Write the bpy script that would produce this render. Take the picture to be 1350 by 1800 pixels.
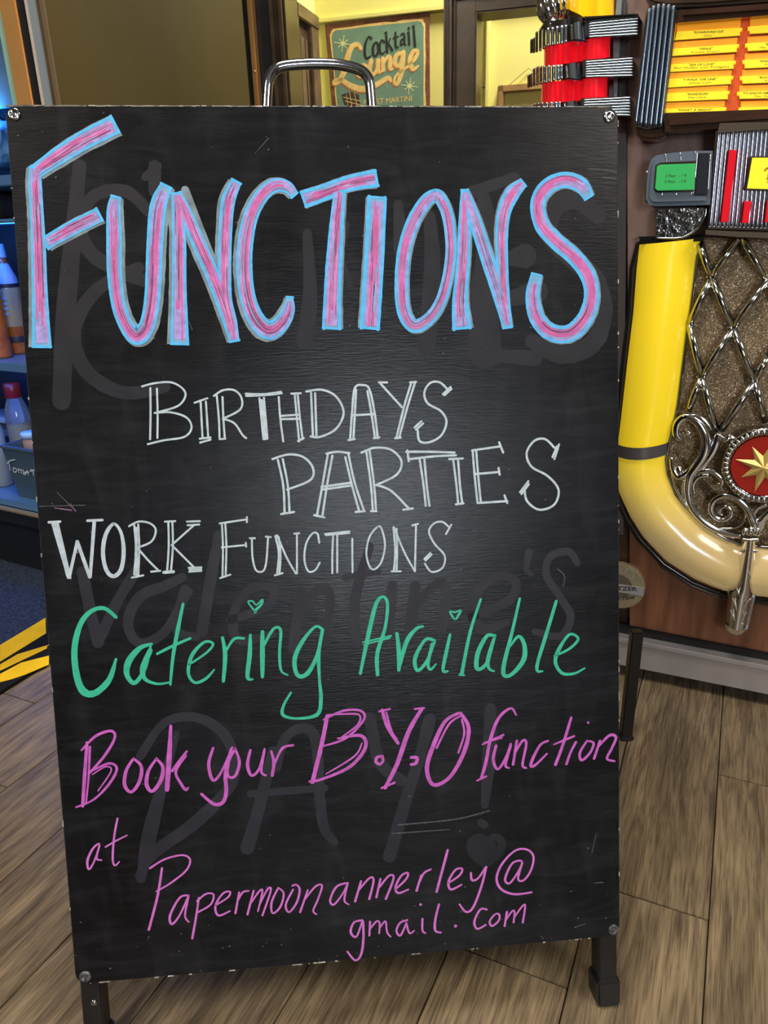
import bpy, bmesh, math, random
from mathutils import Vector, Matrix
R = math.radians
random.seed(7)
SC = bpy.context.scene
for o in list(bpy.data.objects): bpy.data.objects.remove(o)
COL = SC.collection
# ------------------------------------------------------------------ camera
F = 1300.0; CAMH = 0.85
down = Vector((775-675, -(4300-900), -F)).normalized()
up = -down; fw = Vector((0, 0, -1)); yw = (fw - up*fw.dot(up)).normalized(); xw = yw.cross(up)
M = Matrix((xw, yw, up))                       # camera axes -> world
CAM = Vector((0, 0, CAMH))
cd = bpy.data.cameras.new('camera'); co = bpy.data.objects.new('camera', cd); COL.objects.link(co)
co.matrix_world = Matrix.Translation(CAM) @ M.to_4x4()
cd.sensor_fit = 'VERTICAL'; cd.sensor_height = 36; cd.lens = 36*F/1800; cd.clip_start = 0.02
SC.camera = co
# ------------------------------------------------------------------ light + exposure
w = bpy.data.worlds.new('world'); SC.world = w; w.use_nodes = True
w.node_tree.nodes['Background'].inputs[0].default_value = (0.8, 0.85, 1, 1)
w.node_tree.nodes['Background'].inputs[1].default_value = 0.08
SC.view_settings.view_transform = 'Standard'; SC.view_settings.look = 'None'
SC.view_settings.gamma = 1; SC.view_settings.use_curve_mapping = False
SC.view_settings.exposure = 0.0

def lamp(name, loc, target, power, col, sx, sy, spread=180):
    d = bpy.data.lights.new(name, 'AREA'); d.shape = 'RECTANGLE'; d.size = sx; d.size_y = sy
    d.energy = power; d.color = col; d.spread = R(spread)
    o = bpy.data.objects.new(name, d); COL.objects.link(o); o.location = loc
    o.rotation_euler = (Vector(target)-Vector(loc)).to_track_quat('-Z', 'Y').to_euler()
    return o
lamp('unseen_ceiling_light', (-1.75, -0.7, 2.56), (-1.75, -0.7, 0), 48, (1, .90, .76), .9, .9)  # added left fill, lifts the floor shadow under the board
lamp('unseen_ceiling_light', (1.75, -0.7, 2.56), (1.75, -0.7, 0), 40, (1, .92, .80), .9, .9)  # added right fill, kept out of the board's mirror direction
lamp('unseen_ceiling_light', (0.75, 3.1, 2.56), (0.75, 3.1, 0), 80, (1, .95, .80), .5, .3)
lamp('unseen_ceiling_light', (-0.15, 0.55, 2.56), (-0.15, 0.55, 0), 24, (1, .91, .80), .5, .5)
lamp('board_sheen_light', (0.50, -2.52, 1.22), (0.0, 1, .6), 42, (.86, .93, 1), .62, .72)  # added unseen light behind the camera, makes the sheen on the board

# ------------------------------------------------------------------ materials
MATS = {}
def mat(name, col, rough=.5, metal=0, emit=None, es=0, var=0, vscale=20, bump=0, bscale=60, stretch=(1, 1, 1), coat=0, col2=None, trans=0, spec=.5, alpha=1):
    if name in MATS: return MATS[name]
    m = bpy.data.materials.new(name); m.use_nodes = True; nt = m.node_tree; b = nt.nodes['Principled BSDF']
    b.inputs['Base Color'].default_value = (*col, 1); b.inputs['Roughness'].default_value = rough
    b.inputs['Metallic'].default_value = metal; b.inputs['Specular IOR Level'].default_value = spec
    if coat: b.inputs['Coat Weight'].default_value = coat; b.inputs['Coat Roughness'].default_value = .08
    if trans: b.inputs['Transmission Weight'].default_value = trans
    if alpha < 1: b.inputs['Alpha'].default_value = alpha
    if emit: b.inputs['Emission Color'].default_value = (*emit, 1); b.inputs['Emission Strength'].default_value = es
    if var or bump or col2:
        tc = nt.nodes.new('ShaderNodeTexCoord'); mp = nt.nodes.new('ShaderNodeMapping')
        mp.inputs['Scale'].default_value = stretch; nt.links.new(tc.outputs['Object'], mp.inputs[0])
    if var or col2:
        n = nt.nodes.new('ShaderNodeTexNoise'); n.inputs['Scale'].default_value = vscale; n.inputs['Detail'].default_value = 6
        nt.links.new(mp.outputs[0], n.inputs[0])
        r = nt.nodes.new('ShaderNodeValToRGB'); nt.links.new(n.outputs[0], r.inputs[0])
        c2 = col2 or tuple(c*(1+var) for c in col); c1 = col if col2 else tuple(c*(1-var) for c in col)
        r.color_ramp.elements[0].color = (*c1, 1); r.color_ramp.elements[1].color = (*c2, 1)
        r.color_ramp.elements[0].position = .35; r.color_ramp.elements[1].position = .65
        nt.links.new(r.outputs[0], b.inputs['Base Color'])
    if bump:
        n2 = nt.nodes.new('ShaderNodeTexNoise'); n2.inputs['Scale'].default_value = bscale; n2.inputs['Detail'].default_value = 4
        nt.links.new(mp.outputs[0], n2.inputs[0])
        bp = nt.nodes.new('ShaderNodeBump'); bp.inputs['Strength'].default_value = bump; bp.inputs['Distance'].default_value = .002
        nt.links.new(n2.outputs[0], bp.inputs['Height']); nt.links.new(bp.outputs[0], b.inputs['Normal'])
    MATS[name] = m
    return m
def s2l(r, g, b):
    f = lambda c: (c/255/12.92) if c/255 <= .04045 else ((c/255+.055)/1.055)**2.4
    return (f(r), f(g), f(b))

chrome = mat('chrome', (.72, .74, .76), .09, 1)
chrome_dark = mat('chrome_dark', (.35, .36, .38), .14, 1)
chrome_blue = mat('chrome_blue', (.42, .50, .58), .18, 1)
chrome_rough = mat('chrome_rough', (.50, .54, .6), .16, 1, bump=1, bscale=120)
blackm = mat('black_paint', (.012, .012, .013), .45, var=.3, vscale=30)
blackgloss = mat('black_gloss', (.008, .008, .008), .2)
yellow_wall = mat('yellow_wall', (.62, .57, .17), .75, var=.03, vscale=3)
brown_wood = mat('brown_gloss_wood', (.085, .055, .03), .3, var=.25, vscale=14, stretch=(1, 1, .15), bump=.2, bscale=30)
dark_wood = mat('dark_gloss_wood', (.045, .026, .015), .25, var=.3, vscale=14, stretch=(1, 1, .15))
veneer = mat('walnut_veneer', (.155, .062, .032), .32, var=.3, vscale=10, stretch=(5, .5, 5), bump=.05)
veneer2 = mat('walnut_veneer_pale', (.19, .12, .10), .4, var=.18, vscale=12, stretch=(5, .7, 5), bump=.05)
rackwood = mat('rack_wood', (.045, .020, .012), .20, var=.25, vscale=10, stretch=(1, 6, 1), coat=.5)
redpl = mat('red_plastic', (.75, .008, .02), .12, emit=(.9, .01, .02), es=.35, coat=.6)
redin = mat('red_insert', (.6, .008, .02), .2, emit=(.8, .01, .02), es=.25)
redback = mat('rack_backing', (.5, .075, .01), .4, emit=(.6, .08, .01), es=.35)
orangep = mat('orange_holder', (.8, .33, .015), .4, emit=(.9, .33, .01), es=.45, var=.12, vscale=25)
stripy = mat('yellow_strip', (.9, .68, .02), .4, emit=(1, .74, .02), es=.5)
yelcard = mat('yellow_card', (.9, .78, .02), .4, emit=(1, .85, .02), es=.45)
greencard = mat('green_card', (.03, .32, .08), .35, emit=(.03, .36, .09), es=.45)
ink = mat('ink', (.012, .01, .01), .6)
inkb = mat('brown_ink', (.10, .045, .005), .6)
copper = mat('copper_trim', (.72, .37, .12), .32, .5, var=.08, vscale=5)
grey_strip = mat('grey_strip', (.17, .20, .22), .35)
pale_strip = mat('pale_strip', (.55, .47, .38), .4)
white_pl = mat('white_plastic', (.7, .72, .72), .4)

# ------------------------------------------------------------------ helpers
class Fr:
    """vertical (or tilted) plane with its own axes; px() = where the photo ray meets it"""
    def __init__(s, O, ex, ey):
        s.O = Vector(O); s.ex = Vector(ex).normalized(); s.ey = Vector(ey).normalized()
        s.n = s.ex.cross(s.ey).normalized()
    def px(s, u, v, d=0.0):
        r = M @ Vector(((u-675)/F, -(v-900)/F, -1))
        t = ((s.O + s.n*d - CAM).dot(s.n))/r.dot(s.n); q = CAM + r*t - s.O
        return Vector((q.dot(s.ex), q.dot(s.ey), d))
    def mw(s):
        m = Matrix((s.ex, s.ey, s.n)).transposed().to_4x4(); m.translation = s.O; return m
    def W(s, a, b, d=0): return s.O + s.ex*a + s.ey*b + s.n*d
def yawfr(O, deg): return Fr(O, (math.cos(R(deg)), math.sin(R(deg)), 0), (0, 0, 1))
def floor_px(u, v, z=0.0):
    r = M @ Vector(((u-675)/F, -(v-900)/F, -1)); t = (z-CAMH)/r.z
    return CAM + r*t
def link(name, me, m, parent=None, mw=None, smooth=False, kind=None):
    o = bpy.data.objects.new(name, me); COL.objects.link(o)
    if m: me.materials.append(m)
    if smooth:
        for p in me.polygons: p.use_smooth = True
    if parent: o.parent = parent
    elif mw is not None: o.matrix_world = mw
    if kind: o['kind'] = kind
    return o
def bmo(name, bm, m, parent=None, mw=None, smooth=False, kind=None):
    me = bpy.data.meshes.new(name); bm.normal_update(); bm.to_mesh(me); bm.free()
    return link(name, me, m, parent, mw, smooth, kind)
def thing(name, label, cat, mw, group=None):
    o = bpy.data.objects.new(name, None); COL.objects.link(o); o.matrix_world = mw; o.empty_display_size = .05
    o['label'] = label; o['category'] = cat
    if group: o['group'] = group
    return o
def tag(o, label, cat, group=None):
    o['label'] = label; o['category'] = cat
    if group: o['group'] = group
    return o
def box(bm, x0, x1, y0, y1, z0, z1, bev=0):
    if bev > 0:
        t = bmesh.new(); r = bmesh.ops.create_cube(t, size=1)
        for v in t.verts: v.co = Vector((x0+(v.co.x+.5)*(x1-x0), y0+(v.co.y+.5)*(y1-y0), z0+(v.co.z+.5)*(z1-z0)))
        bmesh.ops.bevel(t, geom=list(t.edges), offset=bev, segments=2, affect='EDGES')
        merge(bm, t); return
    r = bmesh.ops.create_cube(bm, size=1)['verts']
    for v in r: v.co = Vector((x0+(v.co.x+.5)*(x1-x0), y0+(v.co.y+.5)*(y1-y0), z0+(v.co.z+.5)*(z1-z0)))
def merge(bm, t):
    me = bpy.data.meshes.new('t'); t.to_mesh(me); t.free(); bm.from_mesh(me); bpy.data.meshes.remove(me)
def prism(bm, pts, d0, d1, bev=0):
    """polygon pts (a,b) extruded d0..d1 along local z"""
    t = bmesh.new()
    lo = [t.verts.new((p[0], p[1], d0)) for p in pts]; hi = [t.verts.new((p[0], p[1], d1)) for p in pts]
    f = t.faces.new(hi); t.faces.new(lo[::-1]); k = len(pts)
    for i in range(k): t.faces.new((lo[i], lo[(i+1) % k], hi[(i+1) % k], hi[i]))
    bmesh.ops.recalc_face_normals(t, faces=list(t.faces))
    if bev: bmesh.ops.bevel(t, geom=list(f.edges), offset=bev, segments=2, affect='EDGES')
    merge(bm, t)
def cr(P, k=6):
    """catmull-rom through tuples of any length"""
    if len(P) < 3: 
        return [tuple(P[0][j]+(P[1][j]-P[0][j])*i/k for j in range(len(P[0]))) for i in range(k+1)] if len(P) == 2 else list(P)
    closed = all(abs(P[0][j]-P[-1][j]) < 1e-6 for j in range(2)); out = []
    n = len(P)
    for i in range(n-1):
        p0 = P[i-1] if i > 0 else (P[-2] if closed else P[0]); p1 = P[i]; p2 = P[i+1]
        p3 = P[i+2] if i+2 < n else (P[1] if closed else P[-1])
        for s in range(k):
            t = s/k
            out.append(tuple(.5*((2*p1[j])+(-p0[j]+p2[j])*t+(2*p0[j]-5*p1[j]+4*p2[j]-p3[j])*t*t+(-p0[j]+3*p1[j]-3*p2[j]+p3[j])*t**3) for j in range(len(p1))))
    out.append(tuple(P[-1])); return out
LAY = [0]
def ribbon(bm, pts, d, off=0.0, caps=True, wmul=1.0, jit=.05, th=None):
    """flat brush stroke: pts (a,b,w) in local metres, off = sideways shift in units of w"""
    n = len(pts); L = []; Rr = []
    LAY[0] = (LAY[0]+1) % 40; d = d + LAY[0]*2.5e-6
    for i in range(n):
        a = Vector(pts[max(i-1, 0)][:2]); b = Vector(pts[min(i+1, n-1)][:2]); t = b-a
        if t.length < 1e-9: t = Vector((1, 0))
        t.normalize(); nn = Vector((-t.y, t.x)); p = Vector(pts[i][:2]) + nn*off*pts[i][2]
        hw = pts[i][2]*.5*wmul*(1+random.uniform(-jit, jit))
        L.append(p+nn*hw); Rr.append(p-nn*hw)
    vl = [bm.verts.new((p.x, p.y, d)) for p in L]; vr = [bm.verts.new((p.x, p.y, d)) for p in Rr]
    for i in range(n-1):
        try: bm.faces.new((vr[i], vr[i+1], vl[i+1], vl[i]))
        except ValueError: pass
    if caps:
        for end in (0, -1):
            c = (L[end]+Rr[end])/2; r = (L[end]-Rr[end])/2
            s = -1 if end == -1 else 1
            arc = [bm.verts.new((c.x+r.x*math.cos(q*s)-r.y*math.sin(q*s), c.y+r.x*math.sin(q*s)+r.y*math.cos(q*s), d)) for q in [math.pi*k/5 for k in range(1, 5)]]
            vs = [vl[end]]+arc+[vr[end]]
            try: bm.faces.new(vs if s == 1 else vs[::-1])
            except ValueError: pass
def tube(bm, pts, n=8, cap=True, flat=1.0):
    """pts (x,y,z,r)"""
    rings = []; N = len(pts); prev = None
    for i in range(N):
        a = Vector(pts[max(i-1, 0)][:3]); b = Vector(pts[min(i+1, N-1)][:3]); t = (b-a)
        if t.length < 1e-9: t = Vector((0, 1, 0))
        t.normalize()
        if prev is None: prev = Vector((0, 0, 1)) if abs(t.z) < .9 else Vector((1, 0, 0))
        u = (prev - t*prev.dot(t))
        if u.length < 1e-6: u = t.orthogonal()
        u.normalize(); v = t.cross(u); prev = u
        p = Vector(pts[i][:3]); r = pts[i][3]
        rings.append([bm.verts.new(p+u*math.cos(2*math.pi*k/n)*r*flat+v*math.sin(2*math.pi*k/n)*r) for k in range(n)])
    for i in range(N-1):
        for k in range(n): bm.faces.new((rings[i][k], rings[i+1][k], rings[i+1][(k+1) % n], rings[i][(k+1) % n]))
    if cap:
        bm.faces.new(rings[0]); bm.faces.new(rings[-1][::-1])
def lathe(bm, prof, n=20, c=(0, 0, 0)):
    rings = [[bm.verts.new((c[0]+max(r, 1e-4)*math.cos(2*math.pi*k/n), c[1]+max(r, 1e-4)*math.sin(2*math.pi*k/n), c[2]+z)) for k in range(n)] for r, z in prof]
    for i in range(len(rings)-1):
        for k in range(n): bm.faces.new((rings[i][k], rings[i][(k+1) % n], rings[i+1][(k+1) % n], rings[i+1][k]))
    bm.faces.new(rings[0][::-1]); bm.faces.new(rings[-1])
def crop(x0, y0, s): return lambda x, y: (x0+x/s, y0+y/s)
def L2(fr, pts, d=0.0, cp=None):
    o = []
    for p in pts:
        u, v = cp(p[0], p[1]) if cp else (p[0], p[1])
        q = fr.px(u, v, d); o.append((q.x, q.y))
    return o
def L3(fr, pts, cp, d, wdef=8, cs=1.0, wm=1.0):
    """photo points (x,y[,w]) -> local (a,b,w)"""
    o = []
    for p in pts:
        u, v = cp(p[0], p[1]); q = fr.px(u, v, d); e = fr.px(u+1, v, d); e2 = fr.px(u, v+1, d)
        sc = ((e-q).length+(e2-q).length)/2
        ww = (p[2] if len(p) > 2 else wdef)/cs*sc*wm
        o.append((q.x, q.y, ww))
    return o
FONT = {}
def text_mesh(s, shear=0.0, bold=0.0):
    key = (s, shear, bold)
    if key not in FONT:
        cu = bpy.data.curves.new('t', 'FONT'); cu.body = s; cu.shear = shear; cu.offset = bold; cu.resolution_u = 3
        o = bpy.data.objects.new('t', cu); COL.objects.link(o)
        dg = bpy.context.evaluated_depsgraph_get(); me = bpy.data.meshes.new_from_object(o.evaluated_get(dg))
        V = [v.co.copy() for v in me.vertices]; Fc = [tuple(p.vertices) for p in me.polygons]
        bpy.data.objects.remove(o); bpy.data.meshes.remove(me)
        x0 = min(v.x for v in V); x1 = max(v.x for v in V)
        FONT[key] = ([((v.x-x0)/(x1-x0), v.y/.7) for v in V], Fc)
    return FONT[key]
def text_on(bm, fr, s, L, Rt, hpx, d, cp, shear=0.0, bold=0.0):
    """text whose baseline runs from photo point L to Rt, cap height hpx (crop px)"""
    V, Fc = text_mesh(s, shear, bold)
    vs = []
    for x, y in V:
        u = L[0]+(Rt[0]-L[0])*x; v = L[1]+(Rt[1]-L[1])*x - y*hpx
        q = fr.px(*cp(u, v), d); vs.append(bm.verts.new(q))
    for f in Fc:
        try: bm.faces.new([vs[i] for i in f])
        except ValueError: pass
def loft(bm, A, B, d0, bulge, n=10, pw=.6, back=None):
    """surface between two polylines A,B (a,b) bulging toward the viewer"""
    rows = []
    for (a, b) in zip(A, B):
        row = []
        for k in range(n+1):
            t = k/n; d = d0 + bulge*max(0, math.sin(math.pi*t))**pw
            row.append(bm.verts.new((a[0]+(b[0]-a[0])*t, a[1]+(b[1]-a[1])*t, d)))
        rows.append(row)
    for i in range(len(rows)-1):
        for k in range(n): bm.faces.new((rows[i][k], rows[i][k+1], rows[i+1][k+1], rows[i+1][k]))
def resample(P, n):
    P = [Vector(p[:2]) for p in P]; d = [0]
    for i in range(1, len(P)): d.append(d[-1]+(P[i]-P[i-1]).length)
    out = []
    for k in range(n):
        t = d[-1]*k/(n-1); i = 0
        while i < len(d)-2 and d[i+1] < t: i += 1
        f = (t-d[i])/max(1e-9, d[i+1]-d[i]); q = P[i].lerp(P[i+1], f); out.append((q.x, q.y))
    return out

# ================================================================== ROOM
TH = R(64.5); PD = Vector((math.cos(TH), math.sin(TH), 0)); PS = Vector((math.sin(TH), -math.cos(TH), 0))
def st(s, t, z=0): return PS*s + PD*t + Vector((0, 0, z))
bm = bmesh.new(); box(bm, -3.2, 3.2, -2.8, 6.0, -.08, -.008)
floor = bmo('floor', bm, blackm); floor['kind'] = 'structure'
# plank material
pm = bpy.data.materials.new('vinyl_plank'); pm.use_nodes = True; nt = pm.node_tree; b = nt.nodes['Principled BSDF']
tc = nt.nodes.new('ShaderNodeTexCoord'); oi = nt.nodes.new('ShaderNodeObjectInfo')
ad = nt.nodes.new('ShaderNodeVectorMath'); ad.operation = 'ADD'
cx = nt.nodes.new('ShaderNodeCombineXYZ'); mu = nt.nodes.new('ShaderNodeMath'); mu.operation = 'MULTIPLY'; mu.inputs[1].default_value = 37
nt.links.new(oi.outputs['Random'], mu.inputs[0]); nt.links.new(mu.outputs[0], cx.inputs[0]); nt.links.new(mu.outputs[0], cx.inputs[1])
nt.links.new(tc.outputs['Object'], ad.inputs[0]); nt.links.new(cx.outputs[0], ad.inputs[1])
def mapn(sc):
    m_ = nt.nodes.new('ShaderNodeMapping'); m_.inputs['Scale'].default_value = sc; nt.links.new(ad.outputs[0], m_.inputs[0]); return m_
def noise(sc, scale, det=5, dist=0):
    m_ = mapn(sc); n_ = nt.nodes.new('ShaderNodeTexNoise'); n_.inputs['Scale'].default_value = scale; n_.inputs['Detail'].default_value = det
    n_.inputs['Distortion'].default_value = dist; nt.links.new(m_.outputs[0], n_.inputs[0]); return n_
n1 = noise((1.0, 9, 1), 8, 7, 1.2); n2 = noise((.5, 3, 1), 6, 3, 1.0); n3 = noise((1.3, 40, 1), 13, 5, .4)
r1 = nt.nodes.new('ShaderNodeValToRGB'); nt.links.new(n1.outputs[0], r1.inputs[0])
e = r1.color_ramp.elements; e[0].position = .30; e[0].color = (.114, .086, .055, 1); e[1].position = .66; e[1].color = (.285, .218, .138, 1)
r2 = nt.nodes.new('ShaderNodeValToRGB'); nt.links.new(n2.outputs[0], r2.inputs[0])
e = r2.color_ramp.elements; e[0].position = .3; e[0].color = (.68, .66, .64, 1); e[1].position = .7; e[1].color = (1.15, 1.12, 1.05, 1)
mx = nt.nodes.new('ShaderNodeMix'); mx.data_type = 'RGBA'; mx.blend_type = 'MULTIPLY'; mx.inputs[0].default_value = 1
nt.links.new(r1.outputs[0], mx.inputs[6]); nt.links.new(r2.outputs[0], mx.inputs[7])
r3 = nt.nodes.new('ShaderNodeValToRGB'); nt.links.new(n3.outputs[0], r3.inputs[0])
e = r3.color_ramp.elements; e[0].position = .36; e[0].color = (.5, .47, .43, 1); e[1].position = .52; e[1].color = (1, 1, 1, 1)
mx2 = nt.nodes.new('ShaderNodeMix'); mx2.data_type = 'RGBA'; mx2.blend_type = 'MULTIPLY'; mx2.inputs[0].default_value = .9
nt.links.new(mx.outputs[2], mx2.inputs[6]); nt.links.new(r3.outputs[0], mx2.inputs[7])
nt.links.new(mx2.outputs[2], b.inputs['Base Color'])
b.inputs['Roughness'].default_value = .42; b.inputs['Specular IOR Level'].default_value = .4
bp = nt.nodes.new('ShaderNodeBump'); bp.inputs['Strength'].default_value = .35; bp.inputs['Distance'].default_value = .001
nt.links.new(n3.outputs[0], bp.inputs['Height']); nt.links.new(bp.outputs[0], b.inputs['Normal'])
edges = [-1.247, -1.158, -1.005, -.849, -.691, -.5365, -.383, -.232, -.084, .0636, .2165, .369, .5215, .674, .8265, .979, 1.1315]
joint = {7: .6445, 8: .810, 9: 1.110, 1: .62}
PL = 1.22
for i in range(len(edges)-1):
    s0, s1 = edges[i], edges[i+1]
    j0 = joint.get(i, .81+.41*(i*2 % 3)+.05*i)
    for k in range(-2, 3):
        t0 = j0+k*PL; t1 = t0+PL
        if t1 < -.6 or t0 > 2.6: continue
        bmp = bmesh.new(); box(bmp, -PL/2+.0008, PL/2-.0008, -(s1-s0)/2+.0008, (s1-s0)/2-.0008, -.008, 0, .0008)
        mwp = Matrix((PD, PS*-1, Vector((0, 0, 1)))).transposed().to_4x4(); mwp.translation = st((s0+s1)/2, (t0+t1)/2)
        o = bmo('plank', bmp, pm, floor); o.matrix_parent_inverse = Matrix(); o.matrix_local = mwp
# carpet
carpet_m = mat('blue_carpet', (.006, .012, .035), .95, col2=(.035, .055, .10), vscale=130, bump=1, bscale=200)
bmc = bmesh.new(); prism(bmc, [(st(-1.393, -1).x, st(-1.393, -1).y), (st(-1.393, 3).x, st(-1.393, 3).y), (st(-3.2, 3).x, st(-3.2, 3).y), (st(-3.2, -1).x, st(-3.2, -1).y)], -.008, .006)
bmesh.ops.delete(bmc, geom=[], context='VERTS')
# carpet pile tufts as fine relief
carpet = bmo('floor_carpet', bmc, carpet_m); tag(carpet, 'dark blue flecked carpet in front of the blue-lit fridge', 'carpet'); 
# hazard tape
hz = thing('hazard_tape', 'yellow and black striped hazard tape along the carpet edge', 'tape', Matrix())
tb = mat('tape_black', (.010, .010, .010), .75, spec=.1); ty = mat('tape_yellow', (.86, .53, .01), .6, spec=.1, var=.08, vscale=15)
bmc = bmesh.new(); P_ = [st(-1.395, -.8), st(-1.395, 1.22), st(-1.247, 1.22), st(-1.247, -.8)]
prism(bmc, [(p.x, p.y) for p in P_], -.008, .0068); bmo('tape_base', bmc, tb, hz)
polys = [[(0, 1134), (80, 1086), (81, 1113), (0, 1163)], [(0, 1168), (31, 1150), (84, 1134), (82, 1140), (25, 1167), (0, 1179)],
         [(0, 1185), (37, 1165), (86, 1152.6), (86, 1168), (45, 1185.5), (20, 1194), (0, 1199)]]
for k, pl in enumerate(polys):
    bmc = bmesh.new(); q = [floor_px(u, v, .0072) for u, v in pl]
    prism(bmc, [(p.x, p.y) for p in q], .0066, .0074+.0001*k); bmo('yellow_stripe', bmc, ty, hz)
for k in (-5, -4, -3, -2):
    t0 = .98+k*.30
    bmc = bmesh.new(); q = [st(-1.385, t0), st(-1.385, t0+.10), st(-1.255, t0+.30), st(-1.255, t0+.20)]
    prism(bmc, [(p.x, p.y) for p in q], .0066, .0073); bmo('yellow_stripe', bmc, ty, hz)

# shell
room_m = mat('room_wall_dark', (.16, .13, .10), .8); ceil_m = mat('ceiling_paint', (.45, .42, .36), .9)
def struct(name, bm, m, mw=None, parent=None):
    o = bmo(name, bm, m, parent, mw); o['kind'] = 'structure'; return o
bm = bmesh.new(); box(bm, -3.2, 3.2, -2.8, 6.0, 2.62, 2.7); struct('ceiling', bm, ceil_m)
bm = bmesh.new(); box(bm, -3.2, 3.2, -2.8, -2.7, -.008, 2.62); struct('wall_back', bm, room_m)
bm = bmesh.new(); box(bm, -3.3, -3.2, -2.8, 6.0, -.008, 2.62); struct('wall_left', bm, room_m)
bm = bmesh.new(); box(bm, 3.2, 3.3, -2.8, 6.0, -.008, 2.62); struct('wall_right', bm, room_m)
bm = bmesh.new(); box(bm, -3.2, 3.2, 6.0, 6.1, -.008, 2.62); struct('wall_far', bm, room_m)
# added glowing panel behind the camera, and ceiling panels: what the chrome reflects
bm = bmesh.new(); box(bm, .14, .86, -2.70, -2.66, .79, 1.61); 
wf = struct('glow_panel_1', bm, brown_wood)
bm = bmesh.new(); box(bm, .19, .81, -2.66, -2.655, .84, 1.56); bmo('glow_face', bm, mat('panel_glow', (.5, .6, .7), .3, emit=(.6, .78, 1), es=2.2), wf)  # added emissive face, gives the chrome a pale blue reflection
for (x, y) in ((-1.75, -.7), (1.75, -.7), (-.15, .55), (.75, 3.1)):  # the two side panels are added fill, out of view
    t = thing('unseen_ceiling_panel', {-.15: 'smaller square ceiling light panel right above the chalkboard', -1.75: 'added square fill light panel, unseen above and left of the camera', 1.75: 'added square fill light panel, unseen above and right of the camera', .75: 'square ceiling light panel in the yellow room'}[x], 'lamp', Matrix.Translation((x, y, 2.62)), 'ceiling light panels')
    s_ = .46 if y < 0 else .26
    bm = bmesh.new(); box(bm, -s_, s_, -s_, s_, -.03, 0, .005); bmo('frame', bm, white_pl, t)
    bm = bmesh.new(); box(bm, -s_+.03, s_-.03, -s_+.03, s_-.03, -.036, -.028); bmo('diffuser', bm, mat('lamp_diffuser', (.9, .9, .85), .5, emit=(1, .92, .8), es=4), t)

# ------------------------------------------------------------------ far (yellow) room and partition
WB = yawfr((0.1, 3.55, 0), -16.0)
WA = yawfr((0.1, 2.35, 0), -16.0)
I = lambda x, y: (x, y)
Q2 = crop(440, 0, 2.8125)
ca = WB.px(557, 90).x
bm = bmesh.new(); box(bm, ca-.05, 3.0, 0, 2.6, -.08, 0); struct('wall_front', bm, yellow_wall, WB.mw())
# picture rail
rb = WB.px(670, 25).y
bm = bmesh.new(); box(bm, ca, 2.9, rb-.012, rb+.006, 0, .018, .003); struct('trim_1', bm, yellow_wall, WB.mw())
# side wall of yellow room, seen at the left of the poster
SW = Fr(WB.W(ca, 0, 0), WB.n, (0, 0, 1))
# normal of SW must look right
if SW.n.dot(WB.ex) < 0: SW = Fr(WB.W(ca, 0, 0), -WB.n, (0, 0, 1))
sgn = 1 if SW.ex.dot(WB.n) > 0 else -1
def swb(bm, u0, u1, b0, b1, d0, d1, bev=0):
    x0, x1 = sorted((SW.px(u0, 90).x, SW.px(u1, 90).x)); box(bm, x0, x1, b0, b1, d0, d1, bev)
bm = bmesh.new(); xs = SW.px(509, 90).x; x0, x1 = sorted((0, xs)); box(bm, x0, x1, 0, 2.6, -.06, 0); swl = struct('wall_side', bm, yellow_wall, SW.mw())
tb_ = SW.px(530, 22).y
bm = bmesh.new(); swb(bm, 509, 512, 0, tb_, .0, .04, .004); swb(bm, 533, 546, 0, tb_, 0, .04, .004)
x0, x1 = sorted((SW.px(509, 90).x, SW.px(546, 90).x)); box(bm, x0, x1, tb_-.05, tb_, 0, .045, .004); 
dd = struct('door_1', bm, brown_wood, SW.mw())
bm = bmesh.new(); swb(bm, 512, 533, 0, tb_-.05, .0, .02); bmo('door_panel', bm, dark_wood, dd)
bm = bmesh.new(); swb(bm, 516, 524, 0, tb_-.10, .02, .03, .003); swb(bm, 526, 530, 0, tb_-.10, .02, .028, .003); bmo('door_moulding', bm, brown_wood, dd)
bm = bmesh.new(); x0, x1 = sorted((SW.px(546, 90).x, 0)); box(bm, x0, x1, rb-.012, rb+.006, 0, .018, .003); struct('trim_2', bm, yellow_wall, SW.mw())
# partition posts
def wab(bm, u0, u1, b0, b1, d0, d1, bev=0, v=90): box(bm, WA.px(u0, v).x, WA.px(u1, v).x, b0, b1, d0, d1, bev)
bm = bmesh.new(); wab(bm, 482, 509, 0, 2.6, -.09, .02, .006); tr = struct('trim_3', bm, dark_wood, WA.mw())
bm = bmesh.new(); wab(bm, 484, 490, 0, 2.6, .02, .03, .003); wab(bm, 500, 506, 0, 2.6, .02, .032, .004); bmo('moulding', bm, brown_wood, tr)
bm = bmesh.new(); wab(bm, 783, 797, 0, 2.6, -.09, .035, .008); wab(bm, 797, 838, 0, 2.6, -.09, .01, .004); tr = struct('trim_4', bm, brown_wood, WA.mw())
bm = bmesh.new(); wab(bm, 786, 790, 0, 2.6, .035, .043, .003); wab(bm, 800, 803, 0, 2.6, .01, .02, .003); bmo('moulding', bm, dark_wood, tr)
hb = WA.px(860, 22).y
bm = bmesh.new(); wab(bm, 830, 1400, hb, 2.6, -.09, .008, .004); struct('trim_5', bm, brown_wood, WA.mw())
bm = bmesh.new(); wab(bm, 797, 1400, WA.px(860, -6).y, WA.px(860, -6).y+.03, .008, .03, .004); struct('trim_6', bm, dark_wood, WA.mw())
bm = bmesh.new(); box(bm, WA.px(1240, 90).x, 2.9, 0, 2.6, -.09, -.0); struct('wall_partition', bm, room_m, WA.mw())
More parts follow.
